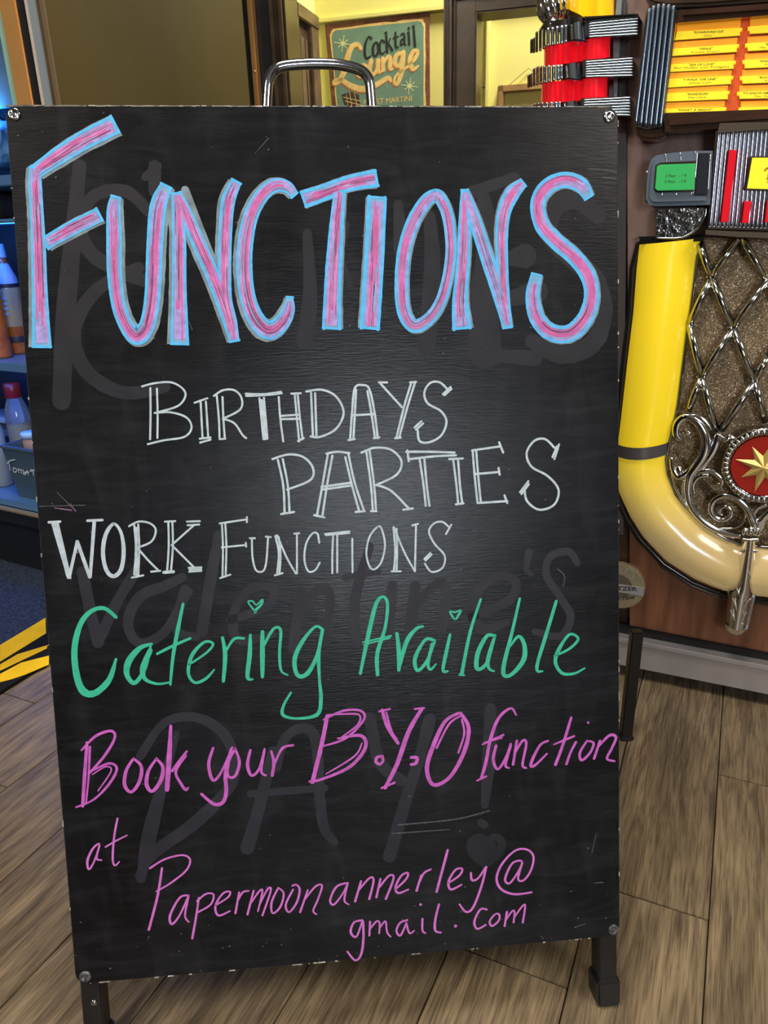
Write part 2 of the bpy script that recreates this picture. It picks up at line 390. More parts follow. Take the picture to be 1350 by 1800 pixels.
# vertical corner batten of the room beyond
bm = bmesh.new(); box(bm, WB.px(855, 90).x, WB.px(863, 90).x, 0, 2.3, 0, .03, .004); struct('trim_7', bm, yellow_wall, WB.mw())
# framed picture on wire
fx0, fy1 = WB.px(876, 152).x, WB.px(890, 151).y
pf = thing('picture_frame', 'brown wooden picture frame hanging by a wire on the yellow wall', 'picture', Matrix.Translation(WB.W(fx0, fy1-.4, 0)) @ WB.mw().to_3x3().to_4x4())
bm = bmesh.new(); box(bm, 0, .45, .375, .4, .0, .022, .003); box(bm, 0, .025, 0, .4, 0, .022, .003); box(bm, .425, .45, 0, .4, 0, .022, .003); box(bm, 0, .45, 0, .025, 0, .022, .003)
bmo('frame', bm, mat('pale_brown_wood', (.30, .17, .05), .5, var=.2), pf)
bm = bmesh.new(); box(bm, .02, .43, .02, .38, 0, .006); bmo('picture_sheet', bm, mat('yellow_sheet', (.58, .55, .2), .5), pf)
bm = bmesh.new(); tube(bm, [(.03, .39, .012, .0012), (.12, .455, .006, .0012), (.2, .395, .012, .0012)], 5); bmo('hanging_wire', bm, blackm, pf)
bm = bmesh.new(); q = [WB.px(*Q2(x, y), .012) for x, y in ((1120, 395), (1135, 425), (1160, 432), (1172, 460), (1168, 500), (1175, 560))]
bm2 = cr([(p.x, p.y, p.z, .0022) for p in q]); tube(bm, bm2, 5)
q0 = WB.px(*Q2(1130, 400), .01); lathe(bm, [(.008, -.01), (.01, 0), (.008, .01)], 8, (q0.x, q0.y, .01))
cab = bmo('wall_cable', bm, blackm, None, WB.mw()); tag(cab, 'thin dark cable with a hook on the yellow wall beside the brown post', 'cable')

# ------------------------------------------------------------------ poster
pts = L2(WB, [(368, 120), (884, 60), (886, 640), (395, 660)], .01, Q2)
pc = Vector(((pts[0][0]+pts[1][0])/2, (pts[2][1]+pts[3][1])/2-.25, 0))
PO = thing('tin_sign', 'rusty-edged green cocktail lounge sign on the yellow wall', 'sign', WB.mw())
PO.matrix_world = WB.mw()
bx = [pts[0], pts[1], (pts[1][0]+.002, pts[1][1]-.62), (pts[0][0]+.03, pts[0][1]-.60)]
def rr(bm, x): pass
brown_p = mat('poster_rust', (.15, .055, .025), .6, var=.3, vscale=40)
tan_p = mat('poster_tan', (.72, .50, .17), .6, var=.1, vscale=60)
green_p = mat('poster_green', (.135, .235, .165), .6, var=.08, vscale=20)
bm = bmesh.new(); prism(bm, [bx[0], bx[1], bx[2], bx[3]], 0.0, .010, .001); bmo('sign_plate', bm, brown_p, PO)
def inset(poly, wob, seed, step=14):
    random.seed(seed); out = []
    n = len(poly)
    for i in range(n):
        a = Vector(poly[i]); b_ = Vector(poly[(i+1) % n])
        for k in range(step): p = a.lerp(b_, k/step); out.append((p.x+random.uniform(-wob, wob), p.y+random.uniform(-wob, wob)))
    return out
def quadin(m_):
    tl, tr_, br, bl = [Vector(p) for p in bx]; c = (tl+tr_+br+bl)/4; w_ = (tr_-tl).length; h_ = (tl-bl).length
    e = (tr_-tl).normalized(); f = (tl-bl).normalized()
    a, b_, c_, d_ = tl+e*m_-f*m_, tr_-e*m_-f*m_, br-e*m_+f*m_, bl+e*m_+f*m_
    r = .022
    return [tuple(a-f*r), tuple(a-f*r*.3+e*r*.3), tuple(a+e*r), tuple(b_-e*r), tuple(b_-e*r*.3-f*r*.3), tuple(b_-f*r), tuple(c_), tuple(d_)]
bm = bmesh.new(); prism(bm, inset(quadin(.019), .0028, 3, 10), .0101, .0106); bmo('tan_border', bm, tan_p, PO)
bm = bmesh.new(); prism(bm, inset(quadin(.026), .0012, 5, 10), .0106, .0110); bmo('green_field', bm, green_p, PO)
PDp = .0114
def pstrokes(name, strokes, m_, d, cs=2.8125, cp=Q2, wd=14, parent=None, wm=1):
    bm = bmesh.new()
    for s_ in strokes: ribbon(bm, L3(WB, cr(s_), cp, d, wd, cs, wm), d, jit=.01)
    return bmo(name, bm, m_, parent or PO)
ck = [[(598, 190, 12), (585, 182, 8), (570, 215, 12), (566, 260, 13), (575, 288, 11), (597, 275, 6)],
      [(622, 210, 9), (608, 228, 12), (607, 262, 12), (617, 278, 9), (632, 258, 12), (632, 225, 12), (622, 210, 9)],
      [(662, 208, 11), (650, 198, 8), (640, 225, 12), (642, 258, 11), (653, 266, 8), (665, 255, 6)],
      [(672, 160, 10), (674, 210, 12), (677, 258, 12)], [(678, 225, 7), (692, 190, 7)], [(682, 215, 9), (702, 248, 12)], [(663, 163, 5), (675, 158, 5)],
      [(718, 160, 9), (718, 200, 12), (721, 233, 10), (733, 232, 6)], [(706, 188, 6), (732, 180, 6)],
      [(745, 172, 8), (757, 165, 8), (762, 180, 11), (763, 215, 11), (770, 222, 6)], [(760, 190, 6), (746, 200, 10), (746, 222, 9), (760, 210, 6)],
      [(783, 160, 11), (786, 218, 12)], [(783, 138, 11), (784, 142, 11)], [(776, 162, 5), (784, 160, 5)],
      [(808, 128, 10), (811, 180, 12), (815, 228, 12)], [(799, 132, 5), (809, 128, 5)]]
lg = [[(548, 240, 16), (530, 218, 20), (500, 235, 26), (480, 290, 30), (465, 350, 30), (440, 400, 22), (415, 415, 12), (415, 398, 12), (450, 395, 20), (500, 425, 26), (560, 440, 28), (620, 420, 26), (680, 385, 22), (695, 400, 14)],
      [(555, 320, 14), (530, 340, 22), (540, 375, 20), (565, 365, 18), (578, 335, 20), (560, 318, 14)],
      [(598, 300, 22), (590, 345, 24), (605, 370, 18), (625, 345, 16), (632, 300, 22)], [(632, 300, 24), (632, 350, 22), (645, 355, 12)],
      [(655, 290, 20), (658, 345, 22)], [(660, 310, 12), (680, 280, 18), (692, 290, 22), (692, 335, 22), (705, 340, 12)],
      [(750, 262, 16), (725, 270, 22), (715, 310, 24), (735, 325, 18), (750, 290, 16)], [(757, 258, 24), (752, 320, 26), (745, 370, 24), (728, 412, 20), (712, 408, 14), (720, 375, 12), (755, 345, 12), (785, 325, 12)],
      [(785, 320, 12), (815, 290, 18), (828, 255, 18), (805, 255, 20), (790, 300, 26), (805, 340, 22), (832, 325, 10)]]
pstrokes('script_lettering_shadow', [[(x-5, y+6, w_) for x, y, w_ in s_] for s_ in lg], mat('poster_orange', (.48, .16, .05), .6), PDp, wm=1.05).__setitem__('label', 'orange shadow of the Lounge script')
pstrokes('script_lettering', lg, tan_p, PDp+.0003).__setitem__('label', 'yellow script reading Lounge')
pstrokes('upper_lettering', ck, ink, PDp+.0006).__setitem__('label', 'black slanted lettering reading Cocktail')
for cx_, cy_, r_ in ((458, 215, 38), (787, 425, 38)):
    ss = []
    for k in range(8):
        a = R(45*k+8); L_ = r_*(1 if k % 2 == 0 else .7)
        ss.append([(cx_, cy_, 7), (cx_+math.cos(a)*L_, cy_+math.sin(a)*L_, 2.5)])
        ss.append([(cx_+math.cos(a)*L_, cy_+math.sin(a)*L_, 6), (cx_+math.cos(a)*(L_+1), cy_+math.sin(a)*(L_+1), 6)])
    pstrokes('starburst', ss, mat('poster_cream', (.62, .62, .30), .6), PDp)
bm = bmesh.new(); text_on(bm, WB, 'FINEST MARTINI', (560, 522), (798, 500), 28, PDp, Q2); bmo('lower_lettering', bm, tan_p, PO)
bm = bmesh.new(); q = L2(WB, [(455, 470), (500, 455), (540, 470), (548, 520), (540, 560), (480, 560)], 0, Q2); prism(bm, q, .011, .0114); bmo('printed_drink', bm, mat('poster_brown', (.05, .03, .02), .6), PO)
pstrokes('printed_tartan', [[(460, 480, 3), (545, 500, 3)], [(470, 500, 3), (550, 520, 3)], [(490, 455, 3), (505, 540, 3)], [(515, 460, 3), (530, 540, 3)], [(475, 465, 2), (485, 540, 2)]], tan_p, PDp+.0004, wd=3)

# ------------------------------------------------------------------ brown metal cool-room door behind the board
BZ = mat('bronze_panel', (.090, .066, .022), .5, 0, spec=.12, var=.2, vscale=2.2, stretch=(1, .25, 1))
dm = thing('cool_room_door', 'dark door with a copper edge strip between the fridge side and the doorway post', 'door', WA.mw())
dm.matrix_world = Matrix.Translation(WA.W(WA.px(265, 90).x, 0, 0)) @ WA.mw().to_3x3().to_4x4()
ox = WA.px(265, 90).x
def dmb(bm, u0, u1, d0, d1, bev=0): box(bm, WA.px(u0, 90).x-ox, WA.px(u1, 90).x-ox, .02, 2.55, d0, d1, bev)
bm = bmesh.new(); dmb(bm, 87, 440, 0, .04, .004); bmo('door_leaf', bm, BZ, dm)
bm = bmesh.new(); dmb(bm, 440, 482, 0, .02, .003); bmo('dark_jamb', bm, blackm, dm)
bm = bmesh.new(); dmb(bm, 451, 460, .02, .045, .003); es_ = bmo('edge_strip', bm, copper, dm); es_['label'] = 'copper coloured edge strip'
q = WA.px(458, 130).y
for zz in (q, q-.5, q+.5, q-1.0):
    bm = bmesh.new(); lathe(bm, [(.004, 0), (.004, .002), (.002, .003)], 10, (WA.px(455.5, 90).x-ox, zz, .045)); bmo('screw', bm, copper, es_)

# ================================================================== FRIDGE
p0, p1 = floor_px(0, 1002), floor_px(75, 1023)
fe = (p1-p0).normalized(); FF = Fr(p0, fe, (0, 0, 1))
FR = thing('display_fridge', 'blue-lit open display fridge with copper edged door jamb', 'fridge', FF.mw())
fx = lambda u, v=90, d=0: FF.px(u, v, d).x
fy = lambda u, v, d=0: FF.px(u, v, d).y
fblack = mat('fridge_black', (.012, .013, .016), .35); fin = mat('fridge_liner', (.025, .035, .06), .45)
shelfm = mat('fridge_shelf', (.07, .17, .36), .35)
XL = -.45; XR = fx(52, 90)-.1; DEP = -.42
zb = fy(30, 893); zt = 2.1
bm = bmesh.new(); box(bm, XL, XR+.12, zb, zt, DEP-.03, DEP); box(bm, XL-.03, XL, zb, zt, DEP, 0); box(bm, XR+.10, XR+.12, zb, zt, DEP, -.002); box(bm, XL, XR+.12, zt-.03, zt, DEP, -.002)
bmo('liner', bm, fin, FR)
bm = bmesh.new(); box(bm, XL-.03, XR+.12, 0, zb-.035, DEP, -.04); bmo('kick_plate', bm, fblack, FR)
bm = bmesh.new(); box(bm, XL-.03, XR+.12, zb-.05, zb-.012, DEP, 0, .003); bmo('base_tray', bm, fblack, FR)
bm = bmesh.new(); box(bm, XL-.03, XR+.12, zb-.014, zb-.006, -.01, .006, .002); bmo('trim_strip', bm, mat('brass_strip', (.75, .6, .38), .25, .8), FR)
bm = bmesh.new(); box(bm, XL, XR+.1, zb-.006, zb+.012, DEP, -.01, .002); bmo('shelf', bm, shelfm, FR)
for vt, vb_, dd_ in ((300, 326, -.06), (385, 391, -.05), (630, 654, -.05)):
    zz = fy(20, vb_, dd_); th_ = .022 if vb_-vt > 10 else .008
    SH = zz+th_
    bm = bmesh.new(); box(bm, XL, XR+.1, zz, zz+th_, DEP, dd_, .002); bmo('shelf', bm, shelfm, FR)
# jambs: copper, seal, pale, grey, wood
for nm, u0, u1, d0, d1, mm in (('glass_edge', 4, 12, -.02, .004, mat('mint_edge', (.30, .50, .42), .25)), ('copper_jamb', 12, 41, -.03, .010, copper), ('door_seal', 41, 56, -.03, .007, fblack),
                               ('pale_strip', 56, 61, -.0, .0105, pale_strip), ('grey_strip', 61, 76, -.0, .009, mat('grey_steel', (.24, .28, .31), .5)), ('wood_strip', 76, 82, .0, .0095, brown_wood), ('wood_strip', 82, 88, .0, .008, mat('pale_brown', (.16, .11, .06), .5))):
    bm = bmesh.new(); box(bm, fx(u0, 90, d1), fx(u1, 90, d1), zb, zt+.2, d0, d1, .002); bmo(nm, bm, mm, FR)
bm = bmesh.new(); box(bm, XR+.121, fx(89), .02, zt+.2, -.60, 0, .002); o = bmo('side_panel', bm, BZ, FR); o['label'] = 'dark bronze side panel'
zu = fy(10, 186, -.1)
bm = bmesh.new(); box(bm, XL, fx(8), zu, zt, -.12, -.1); bmo('upper_panel', bm, mat('grey_green_glass', (.10, .14, .14), .2, var=.3, vscale=3, stretch=(.5, 3, 1)), FR)
d = bpy.data.lights.new('fridge_led', 'AREA'); d.shape = 'RECTANGLE'; d.size = .5; d.size_y = .05; d.energy = 5; d.color = (.05, .33, 1)
for zz, en in ((zu-.02, 5.0), (fy(20, 395, -.1), 5.0), (fy(20, 665, -.1), 3.6)):
    dd_ = d.copy(); dd_.energy = en*1.3; o = bpy.data.objects.new('fridge_led', dd_); COL.objects.link(o); o.parent = FR
    o.location = (XL/2+XR/2+.02, zz, -.085); o.rotation_euler = (R(90-25), 0, 0)
    o['label'] = 'blue light strip'
def at_fr(u, v, d):
    q = FF.px(u, v, d); return FF.W(q.x, q.y, d)
def bottle(name, label, cat, u, v, dep, prof_parts, group=None, tilt=None):
    base = at_fr(u, v, dep); t = thing(name, label, cat, Matrix.Translation(base), group)
    for nm, prof, mm in prof_parts:
        bm = bmesh.new(); lathe(bm, prof, 24); bmo(nm, bm, mm, t, smooth=True)
    return t
amber = mat('orange_sauce', (.45, .13, .03), .12, var=.25, vscale=30, coat=.6)
bluew = mat('pale_cap', (.34, .54, .86), .35); labt = mat('tan_label', (.42, .36, .24), .5)
dkb = mat('dark_label', (.02, .03, .06), .5)
zc = FF.px(20, 630, -.05).y
def sauce(u, v, dep, label, s=1.0):
    k_ = (FF.px(u, 428, dep).y-SH)/.302; Z = lambda P: [(r_, z*k_) for r_, z in P]
    t = bottle('sauce_bottle', label, 'bottle', u, v, dep, [
        ('bottle_body', Z([(.026*s, 0), (.030*s, .006), (.030*s, .19), (.026*s, .215), (.013*s, .25), (.012*s, .27)]), amber),
        ('label', Z([(.0305*s, .185), (.0306*s, .19), (.0275*s, .213), (.0150*s, .248), (.014*s, .25)]), bluew),
        ('cap', Z([(.0135*s, .265), (.0138*s, .268), (.012*s, .30), (.011*s, .302)]), bluew)], 'orange sauce bottles in the fridge')
    t.location.z = SH+.0008
    return t
sauce(4, 640, -.10, 'orange sauce bottle at the left on the blue-lit shelf')
sb = sauce(38, 634, -.17, 'orange sauce bottle with a tan label, right one on the shelf')
bm = bmesh.new(); lathe(bm, [(.0303, .07), (.0306, .072), (.0306, .165), (.0303, .166)], 24); bmo('tan_label', bm, labt, sb, smooth=True)
bm = bmesh.new(); lathe(bm, [(.0306, .168), (.0308, .169), (.0308, .176), (.0306, .177)], 24); bmo('label_band', bm, dkb, sb, smooth=True)
bm = bmesh.new(); lathe(bm, [(.0306, .03), (.0308, .031), (.0308, .045), (.0306, .046)], 24); bmo('label_band', bm, dkb, sb, smooth=True)
for k in range(4):
    bm = bmesh.new(); box(bm, -.015, .008, -.0325, -.0305, .10+.013*k, .106+.013*k); bmo('label_print', bm, bluew, sb)
# milk carton / crinkled blue bag on top shelf, dark carton
def bag(u0, v0, v1, dep, label):
    b0 = FF.px(u0, v1, dep); t = None
    bm = bmesh.new(); bmesh.ops.create_icosphere(bm, subdivisions=4, radius=1)
    random.seed(5)
    H = abs(FF.px(u0, v0, dep).y-b0.y)
    from mathutils import noise as nz
    for v in bm.verts:
        k = 1+.16*nz.noise(v.co*4)+.08*nz.noise(v.co*11)
        s_ = lambda c: math.copysign(abs(c)**.6, c)
        v.co = Vector((s_(v.co.x)*.085*k, s_(v.co.y)*H*.5*k, s_(v.co.z)*.05*k)) + Vector((b0.x, b0.y+H*.5, dep))
    o = bmo('plastic_bag', bm, mat('blue_bag', (.12, .30, .60), .22, bump=.5, bscale=90), None, FF.mw(), True); tag(o, label, 'bag')
bag(-12, 205, 298, -.15, 'crinkled plastic bag on the top shelf of the blue-lit fridge')
q = FF.px(14, 383, -.2)
bm = bmesh.new(); box(bm, q.x-.14, q.x+.02, q.y, q.y+.055, -.33, -.17, .004); o = bmo('food_carton', bm, mat('dark_carton', (.03, .035, .05), .5, var=.3), None, FF.mw()); tag(o, 'low dark carton on the thin shelf under the crinkled bag', 'carton')
# lower compartment
glassy = mat('clear_plastic', (.75, .82, .88), .08, trans=.85)
redcap = mat('red_cap', (.45, .02, .02), .35); yliq = mat('yellow_liquid', (.65, .50, .12), .3)
bzz = fy(30, 862, -.2)
def inb(u, dep, z): q = FF.px(u, 860, dep); return FF.W(q.x, z, dep)
shz = zb+.0125
base = FF.W(fx(33, 740, -.26), shz, -.26)
t = thing('squeeze_bottle', 'clear squeeze bottle with a red screw cap and yellow liquid', 'bottle', Matrix.Translation(base))
zh = FF.px(30, 675, -.26).y-shz
for nm, prof, mm in (('bottle_body', [(.034, 0), (.036, .005), (.036, zh*.55), (.033, zh*.68), (.022, zh*.80), (.020, zh*.86)], glassy),
                     ('liquid', [(.034, .003), (.034, zh*.50), (.001, zh*.505)], yliq),
                     ('cap', [(.022, zh*.83), (.024, zh*.835), (.023, zh), (.020, zh+.003)], redcap)):
    bm = bmesh.new(); lathe(bm, prof, 24); bmo(nm, bm, mm, t, smooth=True)
def tub(u0, u1, vt, dep, deep, label, col, text=None):
    x0 = FF.px(u0, 820, dep).x; x1 = FF.px(u1, 820, dep).x; h = FF.px((u0+u1)/2, vt, dep).y-shz; c = (x0+x1)/2; hw = (x1-x0)/2
    mw_ = FF.mw(); mw_.translation = FF.W(c, shz, dep)
    t = thing('food_tub', label, 'tub', mw_, 'plastic food tubs in the fridge')
    bm = bmesh.new(); k = .8
    def ring(s, y, z0, z1): return [bm.verts.new((sx*hw*s, y, (z1 if sz > 0 else z0))) for sx, sz in ((-1, 1), (1, 1), (1, -1), (-1, -1))]
    o_ = [ring(k, 0, -deep*.92, -.012), ring(1, h, -deep, 0), ring(1.06, h, -deep-.006, .006), ring(1.06, h+.006, -deep-.006, .006), ring(.96, h+.006, -deep+.004, -.004), ring(.78, .006, -deep*.9, -.016)]
    for a_, b_ in zip(o_, o_[1:]):
        for i in range(4): bm.faces.new((a_[i], a_[(i+1) % 4], b_[(i+1) % 4], b_[i]))
    bm.faces.new(o_[0]); bm.faces.new(o_[-1][::-1]); bmesh.ops.recalc_face_normals(bm, faces=list(bm.faces))
    bmo('tub_body', bm, col, t); return t, h, hw
tubm = mat('grey_blue_tub', (.05, .09, .14), .3)
tt, th_, thw = tub(10, 66, 792, -.03, .16, 'front blue-grey plastic tub marked in white handwriting', tubm)
X1 = crop(0, 640, 5.62)
tl = [[(65, 985), (85, 960), (140, 945)], [(75, 970), (88, 1010), (92, 1050)], [(125, 1025), (125, 1060), (145, 1070), (160, 1045), (130, 1025)], [(172, 1035), (180, 1075)], [(178, 1045), (195, 1045), (205, 1080)], [(205, 1050), (222, 1050), (225, 1090)], [(262, 1060), (235, 1075), (240, 1095), (262, 1065)], [(262, 1050), (275, 1100)], [(245, 1075), (280, 1070)], [(300, 1045), (320, 1055), (322, 1100)], [(290, 1060), (335, 1050)]]
bm = bmesh.new()
for s_ in tl:
    q = L3(FF, cr(s_), X1, -.025, 8, 5.62); ribbon(bm, q, -.027)
o = bmo('handwriting', bm, mat('white_marker', (.5, .55, .6), .6), tt)
o.matrix_parent_inverse = tt.matrix_world.inverted() @ FF.mw(); o['label'] = 'white handwriting reading Tomato'
tub(-40, 8, 770, -.22, .07, 'rear blue-grey plastic tub behind the marked one', mat('grey_blue_tub_pale', (.08, .14, .22), .3))
for (u, v, label, r_) in ((42, 768, 'small pale lidded pot in the front tub, upper one', .016),):
    q = FF.px(56, 780, -.11); mwq = Matrix.Translation(FF.W(q.x, shz+.004, -.11))
    t = thing('sauce_pot', 'small pale lidded pot standing in the marked tub', 'pot', mwq)
    bm = bmesh.new(); lathe(bm, [(.018, 0), (.022, .005), (.022, th_+.0), (.020, th_+.004)], 20); bmo('pot_body', bm, mat('pink_pot', (.35, .22, .22), .5), t, smooth=True)
    bm = bmesh.new(); lathe(bm, [(.024, th_+.004), (.024, th_+.016), (.022, th_+.018)], 20); bmo('lid', bm, bluew, t, smooth=True)
base = FF.W(fx(-3, 800, -.09), shz, -.09)
t = thing('sauce_bottle', 'pale milky bottle at the left edge beside the marked tub', 'bottle', Matrix.Translation(base))
bm = bmesh.new(); lathe(bm, [(.022, 0), (.025, .004), (.025, .15), (.018, .18), (.010, .19)], 24); bmo('bottle_body', bm, mat('milky_plastic', (.25, .30, .30), .35), t, smooth=True)
bm = bmesh.new(); lathe(bm, [(.012, .19), (.012, .205), (.004, .235), (.003, .24)], 16); bmo('nozzle', bm, bluew, t, smooth=True)
base = FF.W(fx(8, 720, -.34), shz, -.36)
t = thing('lidded_tub', 'clear lidded container behind the red-capped squeeze bottle', 'container', Matrix.Translation(base) @ FF.mw().to_3x3().to_4x4())
zz = FF.px(10, 730, -.34).y-shz
bm = bmesh.new(); box(bm, -.10, .08, 0, zz-.02, -.04, .04, .004); bmo('container_body', bm, mat('container_grey', (.06, .08, .10), .3), t)
bm = bmesh.new(); box(bm, -.105, .085, zz-.02, zz, -.045, .045, .004); bmo('lid', bm, bluew, t)
bm = bmesh.new(); lathe(bm, [(.010, 0), (.009, .02), (.006, .03), (.006, .035)], 12); o = bmo('knob', bm, white_pl, t, smooth=True); o.rotation_euler = (R(-90), 0, 0); o.location = (.005, zz, 0)

# ================================================================== A-FRAME CHALKBOARD
def hom():
    """rigid pose of the 0.6 x 0.9 m panel"""
    r1 = Vector((.99594985, .04163069, -.07969174)); r2 = Vector((-.03354865, .99440187, .10019689))
    r1.normalize(); r2 = (r2-r1*r2.dot(r1)).normalized(); tl = Vector((-.3601458, .38623915, -.7030162))
    return CAM + M @ tl, M @ r1, M @ r2
tl, e1, e2 = hom()
BD = Fr(tl, e1, e2); BW, BH = .6, .8978
bmw = BD.mw()
foot = BD.px(1070, 1797, -.012)
zfoot = BD.W(foot.x, foot.y, -.012).z
legl = 0.0
# leg length so that it reaches the floor
LB = (0.0 - tl.z)/e2.z    # local b where the board plane meets the floor (centre)
board = thing('chalkboard_sign', 'black A-frame chalkboard sign with handwritten function adverts standing on the planks', 'sign', bmw)
board_m = bpy.data.materials.new('chalkboard_paint'); board_m.use_nodes = True; nt = board_m.node_tree; b = nt.nodes['Principled BSDF']
tc = nt.nodes.new('ShaderNodeTexCoord')
def mp_(sc):
    m_ = nt.nodes.new('ShaderNodeMapping'); m_.inputs['Scale'].default_value = sc; nt.links.new(tc.outputs['Object'], m_.inputs[0]); return m_
def nz_(sc, s, det=5, dist=0):
    n_ = nt.nodes.new('ShaderNodeTexNoise'); n_.inputs['Scale'].default_value = s; n_.inputs['Detail'].default_value = det; n_.inputs['Distortion'].default_value = dist
    nt.links.new(mp_(sc).outputs[0], n_.inputs[0]); return n_
a1 = nz_((1, 1.3, 1), 5, 6, .8); a2 = nz_((1, 5, 1), 12, 7, 1.5); a3 = nz_((4, 1, 1), 7, 5, 1.2); a4 = nz_((1, 9, 1), 60, 3, .4)
rp = nt.nodes.new('ShaderNodeValToRGB'); nt.links.new(a1.outputs[0], rp.inputs[0]); e = rp.color_ramp.elements
e[0].position = .35; e[0].color = (.0030, .0032, .0040, 1); e[1].position = .75; e[1].color = (.0085, .0088, .0115, 1)
rp2 = nt.nodes.new('ShaderNodeValToRGB'); nt.links.new(a2.outputs[0], rp2.inputs[0]); e = rp2.color_ramp.elements
e[0].position = .45; e[0].color = (0, 0, 0, 1); e[1].position = .85; e[1].color = (.009, .009, .010, 1)
rp3 = nt.nodes.new('ShaderNodeValToRGB'); nt.links.new(a3.outputs[0], rp3.inputs[0]); e = rp3.color_ramp.elements
e[0].position = .5; e[0].color = (0, 0, 0, 1); e[1].position = .9; e[1].color = (.010, .010, .011, 1)
A1 = nt.nodes.new('ShaderNodeMix'); A1.data_type = 'RGBA'; A1.blend_type = 'ADD'; A1.inputs[0].default_value = 1
A2 = nt.nodes.new('ShaderNodeMix'); A2.data_type = 'RGBA'; A2.blend_type = 'ADD'; A2.inputs[0].default_value = 1
nt.links.new(rp.outputs[0], A1.inputs[6]); nt.links.new(rp2.outputs[0], A1.inputs[7]); nt.links.new(A1.outputs[2], A2.inputs[6]); nt.links.new(rp3.outputs[0], A2.inputs[7])
nt.links.new(A2.outputs[2], b.inputs['Base Color']); b.inputs['Roughness'].default_value = .31; b.inputs['Specular IOR Level'].default_value = .20
bp = nt.nodes.new('ShaderNodeBump'); bp.inputs['Strength'].default_value = .35; bp.inputs['Distance'].default_value = .0006
nt.links.new(a4.outputs[0], bp.inputs['Height']); nt.links.new(bp.outputs[0], b.inputs['Normal'])
def panel_bm(th):
    bm = bmesh.new(); r = .012; pts = []
    for cx_, cy_, a0 in ((BW-r, -r, 0), (r, -r, 90), (r, -BH+r, 180), (BW-r, -BH+r, 270)):
        for k in range(5): a = R(a0+90*k/4); pts.append((cx_+r*math.cos(a), cy_+r*math.sin(a)))
    prism(bm, pts, -th, 0, .0008); return bm
bmo('front_panel', panel_bm(.008), board_m, board)
bm = panel_bm(.0068); bm2 = None
for v in bm.verts: v.co.z -= .0008
o = bmo('panel_edge', bm, mat('worn_edge', (.045, .042, .04), .7, col2=(.008, .008, .008), vscale=60), board)
for v in o.data.vertices: v.co.x = (v.co.x-BW/2)*1.0022+BW/2; v.co.y = (v.co.y+BH/2)*1.0018-BH/2
legm = mat('leg_black', (.010, .010, .011), .28, var=.3, bump=.1)
def legs(parent, mirror=False):
    for sx, u in ((0, 1), (1, 1)):
        x0 = .0005 if sx == 0 else BW-.0205; x1 = x0+.0215
        fl_ = (0.0-(tl.z+e1.z*(x0+.0125)))/e2.z
        bm = bmesh.new(); box(bm, x0, x1, fl_+.012, -.03, -.034, -.0092, .0015); bmo('leg', bm, legm, parent)
        bm = bmesh.new(); box(bm, x0-.0035, x1+.0035, fl_+.004, fl_+.036, -.038, -.0055, .003)
        for v in bm.verts:
            if v.co.y < fl_+.02: v.co.x = (v.co.x-(x0+x1)/2)*.93+(x0+x1)/2
        bmo('foot_cap', bm, mat('rubber_black', (.012, .012, .012), .35), parent)
legs(board)
bm = bmesh.new(); box(bm, .03, BW-.03, -.05, -.028, -.030, -.0092, .002); box(bm, .03, BW-.03, -.80, -.78, -.030, -.0092, .002); bmo('cross_rail', bm, legm, board)
# rear half of the A-frame, mirrored about the hinge at the top
hinge = BD.W(BW/2, -.012, -.035)
e1h = Vector((e1.x, e1.y, 0)).normalized(); nh = Vector((BD.n.x, BD.n.y, 0)).normalized()
lean = math.atan2(-BD.n.z, 1)
tiltang = math.asin(max(-1, min(1, BD.n.z)))
def mirror_pt(p):
    q = p - hinge; k = q.dot(nh); return hinge + q - nh*2*k - nh*.01
bmw_i = bmw.inverted()
def mirrored(name, bm, m_, parent):
    for v in bm.verts: v.co = bmw_i @ mirror_pt(bmw @ v.co)
    bmesh.ops.reverse_faces(bm, faces=list(bm.faces)); return bmo(name, bm, m_, parent)
mirrored('rear_panel', panel_bm(.008), blackm, board)
for x0 in (.002, BW-.027):
    fl_ = (0.0-(tl.z+e1.z*(x0+.0125)))/e2.z
    bm = bmesh.new(); box(bm, x0, x0+.025, fl_+.012, -.03, -.034, -.0092, .0015); mirrored('rear_leg', bm, legm, board)
    bm = bmesh.new(); box(bm, x0-.003, x0+.028, fl_+.004, fl_+.034, -.037, -.006, .003); mirrored('rear_foot_cap', bm, MATS['rubber_black'], board)
# chrome carry handle
hp = [(80, 560), (84, 470), (92, 400), (118, 350), (160, 328), (240, 318), (330, 315), (430, 319), (510, 335), (560, 358), (588, 400), (597, 470), (604, 560)]
q = [BD.px(*Q2(x, y), -.018) for x, y in cr(hp, 4)] if False else [BD.px(*Q2(x, y), -.018) for x, y in cr(hp, 4)]
bm = bmesh.new(); tube(bm, [(p.x, p.y, p.z, .0052) for p in q], 14)
o = bmo('carry_handle', bm, mat('chrome_handle', (.42, .45, .5), .1, 1), board, smooth=True); o['label'] = 'chrome carry handle'
def rivet(u, v):
    p = BD.px(u, v); bm = bmesh.new(); lathe(bm, [(.0062, 0), (.006, .0012), (.0035, .0018), (.003, .001), (.001, .0012)], 16, (p.x, p.y, 0)); bmo('rivet', bm, chrome_dark, board, smooth=True)
rivet(25, 201); rivet(1071, 205); 
for u, v in ((1078, 1634), (150, 1716)):
    p = BD.px(u, v); bm = bmesh.new(); lathe(bm, [(.0066, 0), (.006, .0014), (.0035, .0020), (.003, .0012), (.001, .0014)], 16, (p.x, p.y, 0)); bmo('rivet', bm, mat('painted_rivet', (.03, .03, .03), .3, .3, col2=(.16, .16, .16), vscale=260), board, smooth=True)
